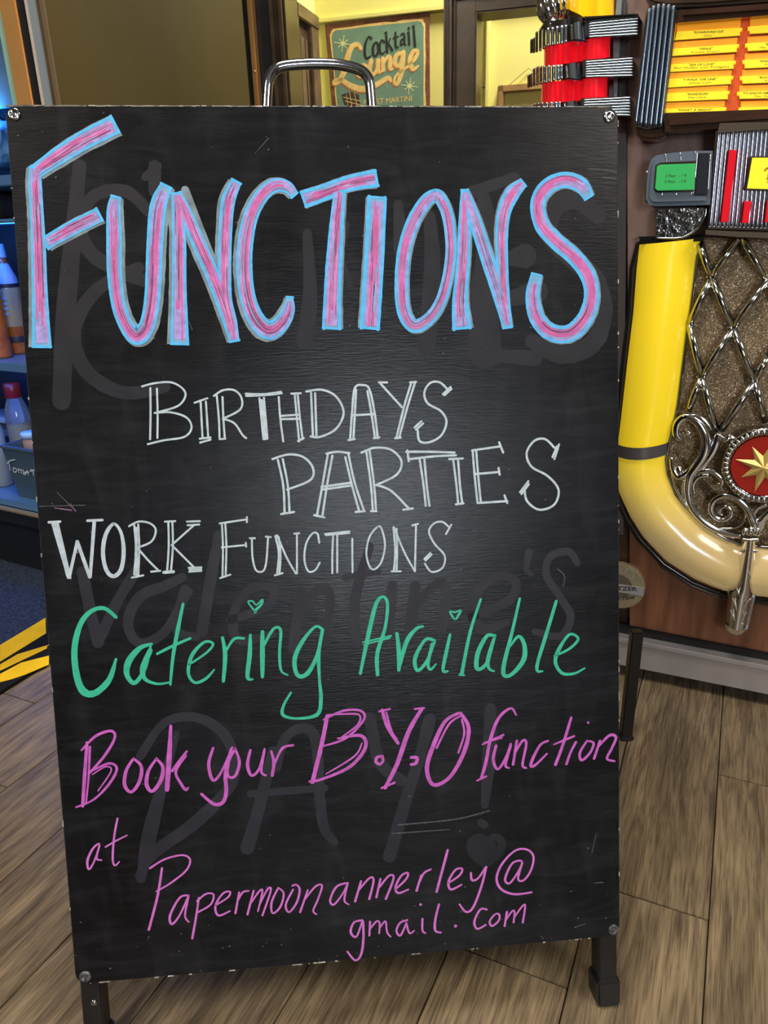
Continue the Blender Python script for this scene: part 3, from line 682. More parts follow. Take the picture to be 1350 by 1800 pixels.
for x0 in (.0135,):
    bm = bmesh.new(); lathe(bm, [(.004, -.0002), (.0035, .0012), (.001, .0018)], 12, (x0, -BH-.03, -.0092)); bmo('bolt_head', bm, chrome_dark, board, smooth=True)
# -------- brush strokes
CA = crop(0, 170, 2.4107); CB = crop(520, 270, 2.3276); CC = crop(60, 640, 2.5); CD = crop(460, 640, 2.1094)
CE = crop(80, 1020, 2.5962); CF = crop(540, 1020, 2.4107); CG = crop(100, 1420, 2.5962); CH = crop(560, 1420, 2.4107)
def chalk(name, c, rough=.55, v=.12, scale=120): return mat(name, c, rough, var=v, vscale=scale, spec=.3)
g_m = chalk('ghost_paint', (.0155, .0150, .0225), v=.25, scale=30); g2_m = chalk('ghost_paint_dim', (.0095, .0093, .0135), v=.3, scale=25)
def strokes(name, sets, m_, d, wd=8, wm=1.0, label=None, jit=.05, offs=None, parent=None):
    bm = bmesh.new()
    for cp, cs, S in sets:
        for s_ in S:
            q = L3(BD, cr(s_) if len(s_) > 1 else s_, cp, 0, wd, cs, wm)
            if len(s_) == 1:
                a, b_, w_ = q[0]; vs = [bm.verts.new((a+w_*.5*math.cos(t*.5236)*random.uniform(.85, 1.1), b_+w_*.5*math.sin(t*.5236)*random.uniform(.85, 1.1), d)) for t in range(12)]; bm.faces.new(vs); continue
            ribbon(bm, q, d, jit=jit)
    o = bmo(name, bm, m_, parent or board)
    if label: o['label'] = label
    return o
I1 = crop(0, 0, 1.0)
# ghosts of older writing (px of the full photo; w in px)
gh = [[(140, 292, 24), (128, 420, 30), (115, 560, 34), (108, 705, 32)], [(255, 312, 14), (270, 298, 16), (276, 292, 18)], [(272, 292, 22), (272, 336, 22)],
      [(262, 372, 20), (220, 336, 22), (165, 345, 22), (142, 395, 24), (160, 445, 26), (215, 478, 26), (275, 500, 22)], [(245, 470, 20), (170, 510, 24), (130, 580, 26), (150, 650, 26), (215, 690, 24), (290, 680, 20)],
      [(1050, 378, 30), (1010, 350, 34), (975, 365, 34), (965, 410, 34), (1000, 450, 34), (1045, 490, 34), (1060, 550, 34), (1040, 605, 34), (985, 622, 34), (935, 600, 26)],
      [(850, 350, 26), (860, 430, 42), (850, 520, 50), (852, 620, 60)], [(830, 338, 22), (905, 312, 18)], [(895, 455, 24), (922, 450, 44)], [(900, 525, 28), (945, 512, 40)], [(830, 622, 22), (940, 630, 26)],
      [(700, 360, 18), (705, 440, 26)], [(755, 380, 22), (760, 470, 30), (750, 610, 34)], [(540, 410, 16), (545, 520, 26), (535, 600, 30)], [(610, 395, 10), (600, 450, 12), (615, 500, 12)]]
strokes('old_lettering_ghost', [(I1, 1, gh)], g2_m, .00010, 14, 1.0, 'faint grey ghost of wiped lettering near the top')
gv = [[(145, 1005, 24), (160, 1080, 24), (172, 1130, 22)], [(172, 1130, 22), (205, 1060, 22), (238, 1005, 22)],
      [(320, 1015, 20), (290, 1030, 22), (245, 1050, 22), (225, 1095, 22), (245, 1130, 20), (290, 1110, 20), (330, 1040, 20)], [(325, 1035, 20), (310, 1105, 20), (345, 1120, 16)], [(385, 940, 20), (370, 1020, 24), (355, 1110, 24)],
      [(405, 1090, 18), (470, 1065, 18), (480, 1035, 18), (440, 1035, 18), (410, 1080, 20), (420, 1125, 20), (480, 1115, 16)],
      [(530, 1040, 22), (515, 1140, 22)], [(525, 1085, 18), (560, 1035, 20), (580, 1050, 20), (570, 1130, 22)], [(650, 960, 18), (625, 1050, 22), (625, 1130, 22)], [(605, 1015, 14), (665, 1005, 14)], [(690, 1030, 22), (680, 1120, 24)],
      [(730, 1030, 22), (720, 1120, 24)], [(725, 1070, 18), (770, 1025, 20), (785, 1045, 20), (775, 1110, 22)], [(825, 1085, 18), (895, 1055, 20), (905, 1020, 18), (865, 1015, 18), (830, 1060, 22), (845, 1105, 22), (890, 1095, 16)],
      [(930, 970, 16), (925, 1000, 12), (935, 1010, 8)], [(1015, 990, 14), (1000, 970, 16), (968, 978, 16), (960, 1010, 16), (985, 1050, 16), (1003, 1085, 16), (985, 1118, 16), (940, 1110, 14)]]
strokes('old_lettering_ghost', [(I1, 1, gv)], g_m, .00012, 14, .85, "faint ghost of wiped writing reading Valentine's")
gd = [[(310, 1290, 12), (285, 1380, 20), (262, 1470, 26), (248, 1545, 16)], [(246, 1330, 16), (290, 1270, 16), (350, 1262, 18), (400, 1300, 20), (410, 1370, 20), (350, 1440, 24), (270, 1500, 22), (245, 1540, 16)],
      [(485, 1350, 18), (500, 1300, 18), (530, 1280, 18), (555, 1300, 20), (562, 1400, 20), (570, 1455, 18), (588, 1480, 14)], [(480, 1320, 20), (455, 1420, 22), (435, 1490, 26)], [(440, 1395, 14), (570, 1385, 14)],
      [(650, 1262, 22), (668, 1340, 22), (705, 1372, 22)], [(755, 1265, 24), (738, 1330, 22), (715, 1400, 22), (685, 1505, 24)], [(862, 1245, 22), (860, 1330, 26), (852, 1415, 14)], [(845, 1445, 14), (852, 1450, 14)]]
strokes('old_lettering_ghost', [(I1, 1, gd)], g_m, .00014, 14, .95, 'faint ghost of wiped writing reading DAY')
hg = [[(855, 1482, 12), (842, 1470, 12), (828, 1480, 14), (832, 1500, 16), (852, 1520, 12)], [(855, 1482, 12), (868, 1470, 12), (882, 1480, 14), (876, 1500, 16), (852, 1522, 12)], [(852, 1490, 40), (852, 1500, 30)]]
strokes('old_heart_ghost', [(I1, 1, hg)], g2_m, .00016, 14, 1.0, 'faint ghost of a wiped heart')
sm = [[(700, 1450, 3), (800, 1440, 3), (860, 1425, 3)], [(690, 1465, 3), (790, 1458, 2)], [(1035, 297, 2), (1070, 300, 2), (1083, 304, 2)], [(1060, 312, 2), (1082, 314, 2)], [(448, 270, 1), (472, 243, 1.5)], [(70, 890, 2), (150, 888, 2)], [(100, 865, 1.5), (130, 895, 2)],
      [(1040, 1500, 1.3), (1048, 1465, 1.3)], [(1045, 1552, 2), (1060, 1551, 2)], [(330, 560, 1), (338, 580, 1.5)], [(1010, 1630, 2), (1028, 1624, 2)], [(950, 1645, 2), (955, 1650, 2)], [(980, 1000, 2), (992, 1012, 2), (990, 1030, 2)]]
strokes('scuff_mark', [(I1, 1, sm)], mat('scuff', (.06, .06, .065), .6, var=.5, vscale=200), .00018, 2, .8).__setitem__('kind', 'stuff')
random.seed(11)
bm = bmesh.new()
for k in range(200):
    side = random.choice('ttttttttlrb')
    t = random.random()**(1.7 if side == 't' else 1); L_ = random.uniform(.001, .006)*random.random()*1.6+.0006; W_ = random.uniform(.0002, .0008)
    if side == 't': box(bm, t*BW, min(BW, t*BW+L_*2.5), -W_, .0006, -.0012, .0004)
    elif side == 'b': box(bm, t*BW, min(BW, t*BW+L_), -BH-.0006, -BH+W_, -.0012, .0004)
    elif side == 'l': box(bm, -.0007, W_, -t*BH-L_, -t*BH, -.0012, .0004)
    else: box(bm, BW-W_, BW+.0006, -t*BH-L_, -t*BH, -.0012, .0004)
o = bmo('chipped_edge', bm, mat('chip_white', (.50, .47, .42), .7, col2=(.12, .11, .10), vscale=80), board, kind='stuff')
bm = bmesh.new()
for k in range(170):
    x = random.random()*BW; y = -random.random()*BH; r_ = random.uniform(.0003, .0011)
    if random.random() < .35: y = -BH+random.random()*.06
    vs = [bm.verts.new((x+r_*math.cos(t)*random.uniform(.5, 1.6), y+r_*math.sin(t), .0003)) for t in (0, 1.2, 2.5, 3.7, 5)]; bm.faces.new(vs)
bmo('paint_speck', bm, MATS['scuff'], board, kind='stuff')

# FUNCTIONS headline
A_ = [(CA, 2.4107), (CB, 2.3276)]
HL = [(0, [(148, 300, 52), (150, 380, 62), (156, 480, 62), (163, 620, 66), (170, 850, 72), (178, 1060, 88)]),
      (0, [(152, 318, 66), (250, 250, 78), (350, 188, 84), (488, 118, 86)]),
      (0, [(192, 622, 62), (310, 555, 66), (422, 500, 66)]),
      (0, [(492, 425, 46), (482, 480, 62), (484, 600, 70), (486, 750, 68), (505, 890, 66), (545, 985, 70), (585, 1015, 80), (625, 965, 72), (645, 860, 72), (652, 740, 74), (658, 600, 76), (672, 460, 76), (705, 378, 56)]),
      (0, [(748, 410, 46), (755, 500, 58), (760, 640, 64), (760, 800, 66), (762, 1048, 84)]),
      (0, [(752, 410, 40), (790, 500, 60), (850, 640, 66), (910, 780, 66), (955, 900, 64), (993, 1035, 46)]),
      (0, [(1002, 360, 50), (968, 440, 64), (956, 560, 62), (952, 700, 62), (955, 850, 60), (978, 950, 56), (995, 1035, 44)]),
      (0, [(1248, 418, 40), (1215, 382, 56), (1160, 378, 62), (1105, 425, 64), (1062, 510, 68), (1040, 620, 72), (1036, 740, 74), (1052, 860, 74), (1090, 950, 80), (1140, 990, 84), (1190, 962, 74), (1222, 905, 60), (1228, 850, 30)]),
      (1, [(32, 188, 74), (120, 158, 68), (220, 122, 66), (330, 101, 74)]),
      (1, [(180, 150, 50), (168, 280, 60), (158, 420, 68), (150, 580, 74), (147, 715, 82)]),
      (1, [(332, 180, 82), (322, 400, 84), (312, 560, 86), (302, 715, 86)]),
      (1, [(570, 170, 50), (528, 200, 56), (480, 280, 58), (445, 390, 58), (432, 520, 58), (440, 640, 58), (480, 705, 56), (540, 680, 52), (590, 610, 48), (622, 500, 46), (634, 380, 46), (622, 260, 50), (594, 190, 52), (570, 170, 50)]),
      (1, [(690, 150, 32), (690, 300, 54), (684, 450, 56), (672, 600, 66), (680, 715, 84)]),
      (1, [(692, 152, 30), (728, 260, 52), (780, 420, 58), (830, 570, 60), (866, 710, 42)]),
      (1, [(930, 120, 40), (885, 165, 64), (852, 240, 58), (842, 340, 54), (845, 470, 50), (852, 600, 50), (867, 712, 40)]),
      (1, [(1198, 180, 46), (1165, 130, 64), (1100, 108, 64), (1030, 135, 66), (990, 200, 64), (1005, 290, 66), (1065, 360, 68), (1135, 420, 68), (1192, 495, 68), (1210, 580, 66), (1185, 670, 70), (1120, 735, 72), (1040, 730, 70), (985, 670, 66), (968, 580, 60), (985, 495, 48)])]
head = thing  # (name kept simple below)
g3 = chalk('grey_blue_chalk', (.17, .22, .25), v=.25, scale=60); bl = chalk('blue_chalk', (.17, .36, .56), v=.22, scale=45); bl2 = chalk('bright_blue_chalk', (.08, .43, .80), v=.1)
pk = chalk('pink_chalk', (.52, .115, .34), v=.16, scale=70); pk2 = chalk('pale_pink_chalk', (.56, .25, .52), v=.15, scale=70); li = chalk('lilac_chalk', (.33, .27, .58), v=.2)
dk = chalk('streak_gap', (.06, .03, .06), v=.3)
random.seed(3)
layers = [('grey_outline', g3, .00022), ('blue_outline', bl, .00030), ('bright_outline', bl2, .00042), ('lilac_streak', li, .00046), ('pink_fill', pk, .00052), ('pale_streak', pk2, .00064), ('dark_streak', dk, .00074)]
bms = {n_: bmesh.new() for n_, _, _ in layers}
for ci, s_ in HL:
    cp, cs = A_[ci]
    q = L3(BD, cr(s_, 8), cp, 0, 60, cs)
    sh = .0012
    gs_ = random.choice((-1, 1)); gq = [(a+gs_*(.0016 if ci == 0 else .0010), b_-.0004, w_*(1.13 if ci == 0 else 1.06)) for a, b_, w_ in q]
    ribbon(bms['grey_outline'], gq, .00022, caps=False, jit=.03)
    ribbon(bms['blue_outline'], q, .00030, caps=False, wmul=.93, jit=.02)
    closed = (abs(q[0][0]-q[-1][0]) < 1e-5)
    for sd in (.40, -.40):
        ribbon(bms['bright_outline'], [(a, b_, w_) for a, b_, w_ in q], .00042, off=sd, wmul=(.14 if ci == 0 else .19), jit=.12)
    if not closed:
        for en in (0, -1):
            a, b_, w_ = q[en]; a2, b2, _ = q[1 if en == 0 else -2]; t = Vector((a-a2, b_-b2)).normalized(); n_ = Vector((-t.y, t.x))
            ribbon(bms['bright_outline'], [(a-n_.x*w_*.44, b_-n_.y*w_*.44, .0024), (a+n_.x*w_*.44, b_+n_.y*w_*.44, .0024)], .00043, jit=.1)
    k0 = max(1, int(len(q)*.035)); qi = q if closed else q[k0:-k0]
    ribbon(bms['lilac_streak'], qi, .00046, caps=False, off=random.uniform(-.06, .06), wmul=.62, jit=.08)
    for k in range(9):
        i0 = random.randint(0, max(1, len(qi)//5)) if k < 5 else random.randint(0, len(qi)//2); i1 = len(qi)-random.randint(0, max(1, len(qi)//6)) if k < 5 else min(len(qi), i0+random.randint(len(qi)//4, len(qi)//2+3)); seg = qi[i0:i1]
        if len(seg) < 3: continue
        f0 = (k-2)*.075 if k < 5 else random.uniform(-.26, .26); f1 = f0+random.uniform(-.06, .06); n_ = len(seg)
        rib = []
        for i in range(n_):
            t_ = Vector((seg[min(i+1, n_-1)][0]-seg[max(i-1, 0)][0], seg[min(i+1, n_-1)][1]-seg[max(i-1, 0)][1]))
            t_ = t_.normalized() if t_.length > 1e-9 else Vector((1, 0)); of = (f0+(f1-f0)*i/n_)*seg[i][2]
            rib.append((seg[i][0]-t_.y*of, seg[i][1]+t_.x*of, seg[i][2]*random.uniform(.085, .105) if k < 5 else seg[i][2]*.05))
        ribbon(bms['pink_fill'], rib, .00052, jit=.12)
    for nm_, cnt, wl, wh, dd_, sp_ in (('pale_streak', 6, .025, .06, .00064, .28), ('dark_streak', 6, .010, .030, .00074, .24), ('blue_outline', 4, .03, .07, .00070, .30)):
        for k in range(cnt):
            i0 = random.randint(0, max(1, len(qi)*2//3)); i1 = min(len(qi), i0+random.randint(4, max(5, len(qi)//2))); seg = qi[i0:i1]
            if len(seg) > 2: ribbon(bms[nm_], [(p[0], p[1], p[2]) for p in seg], dd_, off=random.uniform(-sp_, sp_), wmul=random.uniform(wl, wh), jit=.3)
hroot = None
for n_, m_, _ in layers:
    o = bmo('headline_'+n_, bms[n_], m_, board, kind='stuff' if 'streak' in n_ else None)
    o['label'] = {'grey_outline': 'grey under-outline of the FUNCTIONS headline', 'blue_outline': 'blue body of the FUNCTIONS headline', 'bright_outline': 'bright blue outline of the FUNCTIONS headline',
                  'lilac_streak': 'lilac streaks in the FUNCTIONS headline', 'pink_fill': 'pink fill of the FUNCTIONS headline', 'pale_streak': 'pale pink streaks in the FUNCTIONS headline', 'dark_streak': 'dark gaps in the FUNCTIONS headline'}[n_]
o = strokes('headline_grey_outline', [(CA, 2.4107, [[(785, 395, 34), (850, 560, 30), (905, 690, 24), (925, 740, 10)]])], g3, .00021)
o['label'] = 'grey extra diagonal stroke of the first N'
WH = chalk('white_chalk', (.42, .50, .56), v=.14); WH2 = chalk('white_chalk_thin', (.33, .37, .40), v=.1)
bd = [[(475, 98), (530, 84), (600, 80), (650, 105), (665, 140), (630, 185), (530, 215)], [(530, 215), (600, 212), (670, 235), (692, 280), (660, 320), (570, 335), (500, 352)], [(511, 105), (512, 220), (510, 330)], [(540, 108), (543, 220), (542, 325)],
      [(705, 170), (762, 150)], [(732, 168), (740, 320)], [(755, 165), (765, 318)], [(728, 328), (775, 322)], [(730, 345), (775, 332)],
      [(790, 140), (830, 115), (880, 115), (912, 150), (905, 200), (830, 240)], [(803, 140), (812, 240), (815, 325)], [(828, 145), (832, 240), (838, 325)], [(815, 330), (840, 328)], [(830, 240), (880, 260), (915, 310), (932, 325)],
      [(930, 130), (1010, 132), (1085, 122)], [(932, 140), (1010, 137), (1088, 128)], [(990, 150), (1008, 330)], [(1010, 148), (1025, 325)], [(1008, 330), (1025, 328)], [(1000, 160, 14), (1016, 325, 14)],
      [(1075, 145), (1082, 240), (1095, 340)], [(1145, 130), (1155, 240), (1165, 340)], [(1158, 130), (1168, 235), (1180, 330)], [(1085, 228), (1165, 222)], [(1088, 242), (1165, 240)], [(1130, 130), (1172, 128)], [(1160, 338), (1185, 325)]]
bd2 = [[(165, 102), (220, 95), (270, 115), (300, 160), (300, 200), (270, 245), (215, 270), (182, 268)], [(183, 105), (190, 268)], [(198, 108), (203, 265)],
       [(328, 280), (335, 180), (345, 90), (375, 78), (400, 95), (420, 190), (430, 275)], [(350, 95), (345, 190), (340, 275)], [(392, 100), (408, 190), (420, 275)], [(335, 190), (420, 185)], [(322, 282), (345, 278)], [(415, 275), (435, 272)],
       [(435, 68), (465, 68)], [(440, 72), (520, 160)], [(555, 68), (530, 150), (500, 270)], [(568, 70), (540, 160), (510, 272)], [(550, 68), (572, 66)], [(495, 275), (515, 272)],
       [(690, 95), (660, 68), (625, 70), (603, 105), (615, 145), (665, 175), (685, 215), (665, 265), (620, 290), (585, 285), (578, 245)], [(672, 112), (700, 85)], [(678, 115), (703, 92)], [(567, 235), (592, 212)], [(572, 243), (598, 220)]]
pa = [[(40, 352), (100, 335), (155, 345), (190, 385), (180, 430), (95, 465)], [(60, 355), (80, 450), (85, 550)], [(78, 352), (97, 450), (103, 545)], [(72, 556), (120, 548)],
      [(240, 332), (280, 325), (325, 330)], [(245, 335), (225, 450), (205, 560)], [(262, 340), (242, 450), (225, 565)], [(322, 335), (345, 440), (380, 545)], [(310, 345), (335, 450), (360, 540)], [(222, 455), (330, 440)], [(225, 465), (335, 450)], [(195, 560), (232, 568)], [(348, 548), (382, 545)],
      [(370, 328), (420, 310), (480, 318), (518, 360), (500, 410), (425, 448)], [(388, 325), (405, 450), (412, 545)], [(400, 322), (417, 450), (424, 545)], [(425, 448), (480, 470), (545, 535)], [(525, 540), (560, 535)], [(405, 545), (425, 545)],
      [(540, 320), (545, 360)], [(535, 325), (620, 325), (715, 328)], [(550, 352), (640, 342), (720, 338)], [(585, 350), (600, 450), (608, 525)], [(603, 350), (612, 450), (622, 525)],
      [(695, 352), (745, 350)], [(710, 355), (722, 450), (728, 515)], [(728, 355), (735, 450), (743, 512)], [(720, 520), (748, 516)],
      [(780, 320), (885, 305)], [(880, 290), (895, 328)], [(782, 322), (790, 420), (800, 515)], [(795, 320), (803, 420), (812, 510)], [(788, 408), (880, 400)], [(878, 385), (882, 410)], [(800, 515), (910, 508)], [(900, 487), (910, 515)],
      [(1085, 310), (1050, 278), (1010, 285), (982, 330), (1000, 380), (1060, 415), (1100, 465), (1085, 520), (1030, 540), (985, 510), (975, 470), (980, 455)], [(1085, 352), (1102, 298)], [(1078, 345), (1095, 305)], [(958, 475), (988, 435)], [(963, 482), (990, 445)]]
wk = [[(65, 695, 11), (115, 692, 11)], [(80, 700), (150, 940)], [(105, 700), (160, 940)], [(92, 700, 18), (152, 930, 22)], [(155, 935, 14), (190, 780, 14)], [(190, 780, 16), (245, 935, 16)], [(247, 935, 14), (265, 690, 16)], [(235, 688, 12), (300, 685, 12)],
      [(350, 702, 14), (315, 750, 18), (303, 830, 18), (318, 905, 18), (350, 932, 18), (383, 900, 18), (394, 820, 18), (382, 740, 14), (350, 702, 12)],
      [(418, 712), (460, 692), (510, 700), (535, 730), (515, 780), (450, 808)], [(440, 705), (448, 810), (440, 925)], [(458, 705), (462, 810), (458, 925)], [(430, 938), (480, 928)], [(455, 808), (500, 860), (545, 905)], [(515, 912), (555, 908)], [(449, 720, 12), (449, 925, 14)],
      [(575, 692), (620, 690)], [(590, 695), (592, 800), (585, 905)], [(608, 695), (610, 800), (602, 905)], [(570, 915, 14), (612, 912, 14)], [(700, 710), (605, 795)], [(605, 795), (650, 840), (705, 895)], [(672, 692), (728, 690)], [(675, 708), (725, 705)], [(680, 895), (735, 893)], [(682, 912), (735, 908)], [(685, 903, 12), (732, 900, 12)]]
fn = [[(815, 700), (930, 683)], [(935, 672), (935, 695)], [(825, 700), (830, 800), (828, 930)], [(840, 700), (845, 800), (842, 925)], [(825, 805), (930, 795)], [(930, 785), (932, 802)], [(818, 940), (862, 925)],
      [(948, 765), (970, 765)], [(957, 770), (960, 850), (975, 905), (1005, 910), (1020, 870), (1028, 760)], [(1018, 758), (1040, 760)],
      [(1060, 755), (1075, 830), (1068, 920)], [(1075, 760), (1083, 840), (1078, 920)], [(1058, 928), (1092, 918)], [(1068, 752), (1110, 850), (1150, 920)], [(1155, 920), (1155, 745)], [(1143, 745), (1165, 743)],
      [(1253, 785), (1245, 745), (1222, 745), (1195, 790), (1188, 860), (1205, 910), (1235, 905), (1255, 872)]]
fn2 = [[(235, 630), (325, 620)], [(238, 634), (325, 626)], [(265, 635), (262, 700), (262, 775)], [(280, 632), (280, 700), (280, 772)], [(336, 648), (336, 700), (337, 772)],
       [(430, 603), (400, 640), (388, 700), (400, 750), (420, 760), (445, 730), (457, 670), (445, 612), (430, 603)],
       [(488, 605), (495, 690), (490, 765)], [(500, 610), (502, 690), (500, 765)], [(482, 768), (515, 768)], [(490, 605), (530, 700), (568, 768)], [(568, 768), (572, 595)], [(558, 598), (580, 592)],
       [(695, 605), (670, 585), (640, 590), (620, 620), (640, 665), (678, 710), (670, 755), (630, 770), (605, 740)], [(683, 630), (703, 595)], [(603, 722), (625, 700)], [(607, 728), (630, 706)]]
sf = lambda S: S
def white(name, sets, label):
    strokes(name, sets, WH, .00034, 9.0, 1.0, label)
CDs = lambda S: [[(p[0], p[1], (p[2] if len(p) > 2 else 8.2)) for p in s_] for s_ in S]
white('chalk_lettering', [(CC, 2.5, bd), (CD, 2.1094, CDs(bd2))], 'white lettering reading BIRTHDAYS')
white('chalk_lettering', [(CD, 2.1094, CDs(pa))], 'white lettering reading PARTIES')
white('chalk_lettering', [(CC, 2.5, wk)], 'white lettering reading WORK')
white('chalk_lettering', [(CC, 2.5, [[(p[0], p[1], 8.5) for p in s_] for s_ in fn]), (CD, 2.1094, [[(p[0], p[1], 7.2) for p in s_] for s_ in fn2])], 'white smaller lettering reading FUNCTIONS')
strokes('pink_smear', [(CC, 2.5, [[(90, 632, 3), (165, 642, 6)], [(168, 625, 3), (182, 645, 6)], [(85, 712, 7), (110, 758, 9)], [(250, 735, 6), (262, 760, 6)], [(183, 802, 6), (190, 828, 9)]])], chalk('pink_smear', (.20, .10, .18), v=.6, scale=90), .00036).__setitem__('kind', 'stuff')
GR = chalk('green_chalk', (.035, .40, .25), v=.10)
cat_ = [[(322, 168, 16), (270, 128, 18), (210, 140, 20), (160, 200, 24), (133, 310, 28), (142, 430, 30), (172, 505, 34), (225, 515, 30), (290, 455, 26), (322, 360, 12)],
        [(485, 290, 12), (430, 310, 22), (380, 370, 30), (372, 430, 24), (408, 468, 20), (455, 400, 16), (480, 300, 10)], [(478, 320, 22), (445, 400, 26), (455, 450, 18), (510, 472, 12), (570, 465, 9)],
        [(628, 108, 12), (603, 230, 18), (582, 350, 16), (570, 475, 11)], [(510, 335, 12), (590, 295, 14), (660, 265, 12)],
        [(655, 385, 9), (735, 330, 11), (765, 290, 11), (725, 282, 13), (670, 340, 17), (652, 420, 15), (680, 466, 13), (730, 450, 14), (770, 408, 8)],
        [(808, 262, 14), (820, 340, 20), (812, 460, 15)], [(820, 330, 9), (860, 268, 13), (905, 265, 11)],
        [(935, 250, 13), (932, 340, 20), (922, 440, 18), (945, 452, 9)],
        [(960, 145, 9), (925, 100, 7), (945, 95, 7), (962, 112, 7), (990, 88, 9), (985, 110, 11), (960, 135, 11), (955, 150, 5)],
        [(990, 235, 17), (990, 340, 22), (990, 440, 16)], [(995, 300, 13), (1040, 222, 13), (1073, 228, 14), (1068, 330, 13), (1075, 410, 11), (1105, 432, 7)],
        [(1262, 222, 12), (1230, 212, 12), (1172, 280, 18), (1137, 360, 20), (1150, 432, 18), (1195, 425, 20), (1240, 340, 16), (1262, 225, 10)], [(1265, 225, 14), (1247, 330, 17), (1250, 450, 13), (1257, 540, 17), (1240, 612, 18), (1150, 630, 11), (1085, 615, 16), (1087, 570, 13), (1120, 512, 10)]]
ava = [[(225, 395, 12), (255, 250, 17), (290, 105, 16), (320, 70, 12), (340, 100, 13), (330, 200, 13), (297, 310, 17), (298, 400, 14)], [(235, 262, 6), (355, 235, 8)], [(240, 272, 6), (350, 244, 7)],
       [(380, 225, 13), (388, 300, 18), (388, 380, 13)], [(388, 380, 11), (420, 262, 18), (460, 207, 14), (490, 195, 9)],
       [(540, 255, 11), (500, 252, 13), (457, 330, 16), (468, 382, 14), (508, 340, 13), (540, 260, 9)], [(530, 270, 14), (512, 350, 13), (522, 378, 11), (545, 355, 7)],
       [(605, 230, 11), (590, 300, 15), (575, 380, 13), (595, 385, 9)], [(625, 165, 8), (605, 133, 8), (625, 135, 7), (650, 128, 8), (640, 148, 10), (625, 165, 7)],
       [(735, 80, 10), (690, 220, 13), (655, 395, 15)], [(645, 400, 9), (665, 402, 7)], [(795, 235, 13), (760, 237, 15), (722, 310, 19), (720, 375, 16), (760, 350, 13), (795, 240, 9)], [(790, 250, 14), (765, 340, 17), (772, 375, 11), (792, 385, 7)],
       [(900, 78, 11), (870, 210, 13), (830, 380, 17), (860, 402, 15), (915, 340, 20), (920, 275, 17), (895, 237, 13), (860, 280, 7)],
       [(1055, 88, 12), (1012, 230, 15), (977, 345, 14), (975, 383, 12), (997, 385, 7)],
       [(1048, 320, 9), (1110, 290, 11), (1148, 248, 11), (1110, 230, 11), (1062, 300, 16), (1052, 350, 14), (1080, 393, 13), (1130, 395, 10), (1175, 372, 7)]]
strokes('chalk_lettering', [(CE, 2.5962, cat_)], GR, .00034, 14, 1.0, 'green handwriting reading Catering with a heart dot')
strokes('chalk_lettering', [(CF, 2.4107, ava)], GR, .00036, 13, 1.05, 'green handwriting reading Available with a heart dot')
PU = chalk('purple_chalk', (.46, .095, .43), v=.16); PU2 = chalk('purple_chalk_light', (.52, .14, .49), v=.1)
bk = [[(170, 1030, 14), (180, 880, 16), (190, 740, 13)], [(203, 760, 11), (197, 900, 9), (185, 1020, 8)], [(165, 775, 8), (230, 710, 13), (300, 687, 13), (316, 720, 12), (270, 800, 13), (200, 880, 10)], [(210, 870, 8), (290, 835, 12), (326, 860, 12), (290, 930, 12), (220, 1000, 10), (140, 1035, 9)], [(215, 885, 6), (275, 850, 7), (300, 870, 7), (240, 960, 7)],
      [(400, 815, 12), (368, 870, 15), (362, 935, 17), (392, 965, 14), (428, 920, 17), (438, 850, 15), (402, 813, 11)], [(508, 812, 11), (470, 870, 15), (462, 932, 18), (488, 962, 15), (528, 910, 18), (535, 850, 15), (505, 813, 11)],
      [(572, 665, 13), (565, 800, 22), (555, 955, 20)], [(645, 780, 10), (615, 820, 14), (578, 870, 12)], [(640, 800, 12), (595, 872, 12), (620, 930, 13), (640, 955, 14), (652, 945, 7)],
      [(765, 765, 12), (745, 840, 15), (765, 912, 14), (805, 870, 11), (852, 762, 10)], [(848, 770, 13), (822, 880, 17), (825, 960, 17), (810, 1012, 17), (768, 1020, 16), (712, 975, 12)],
      [(868, 768, 10), (838, 820, 13), (832, 890, 13), (865, 893, 13), (885, 830, 14), (865, 767, 10)], [(935, 775, 12), (922, 840, 15), (940, 890, 13), (975, 860, 12), (1000, 770, 10)], [(998, 780, 12), (985, 870, 11), (1005, 890, 10)],
      [(1030, 780, 10), (1042, 830, 14), (1035, 890, 14)], [(1045, 840, 9), (1080, 767, 12), (1130, 752, 10)]]
byo = [[(85, 575, 16), (60, 700, 18), (22, 855, 18)], [(70, 590, 8), (150, 553, 10), (225, 552, 10), (240, 590, 10), (165, 668, 10), (60, 704, 8)], [(90, 570, 7), (160, 566, 8), (220, 570, 8), (215, 610, 8), (150, 662, 8)], [(130, 670, 8), (228, 658, 14), (246, 710, 15), (180, 790, 14), (60, 843, 11), (10, 852, 9)], [(80, 820, 6), (200, 745, 8), (232, 690, 6)],
       [(320, 745, 10), (295, 750, 12), (292, 770, 12), (310, 778, 12), (322, 760, 10), (310, 742, 8)],
       [(305, 555, 9), (350, 545, 9)], [(318, 550, 13), (340, 620, 15), (385, 690, 14)], [(335, 560, 8), (358, 640, 9), (380, 672, 7)], [(455, 545, 9), (495, 540, 9)], [(485, 545, 15), (430, 640, 19), (380, 780, 19), (330, 878, 15)], [(315, 880, 9), (370, 857, 10)],
       [(440, 750, 12), (465, 752, 14), (460, 775, 14), (440, 780, 12)],
       [(640, 563, 12), (582, 600, 15), (530, 710, 19), (507, 800, 18), (535, 866, 16), (605, 832, 16), (665, 725, 18), (684, 625, 16), (650, 563, 13)], [(648, 575, 8), (600, 610, 9), (548, 710, 9)], [(655, 590, 9), (665, 650, 9), (640, 730, 9)]]
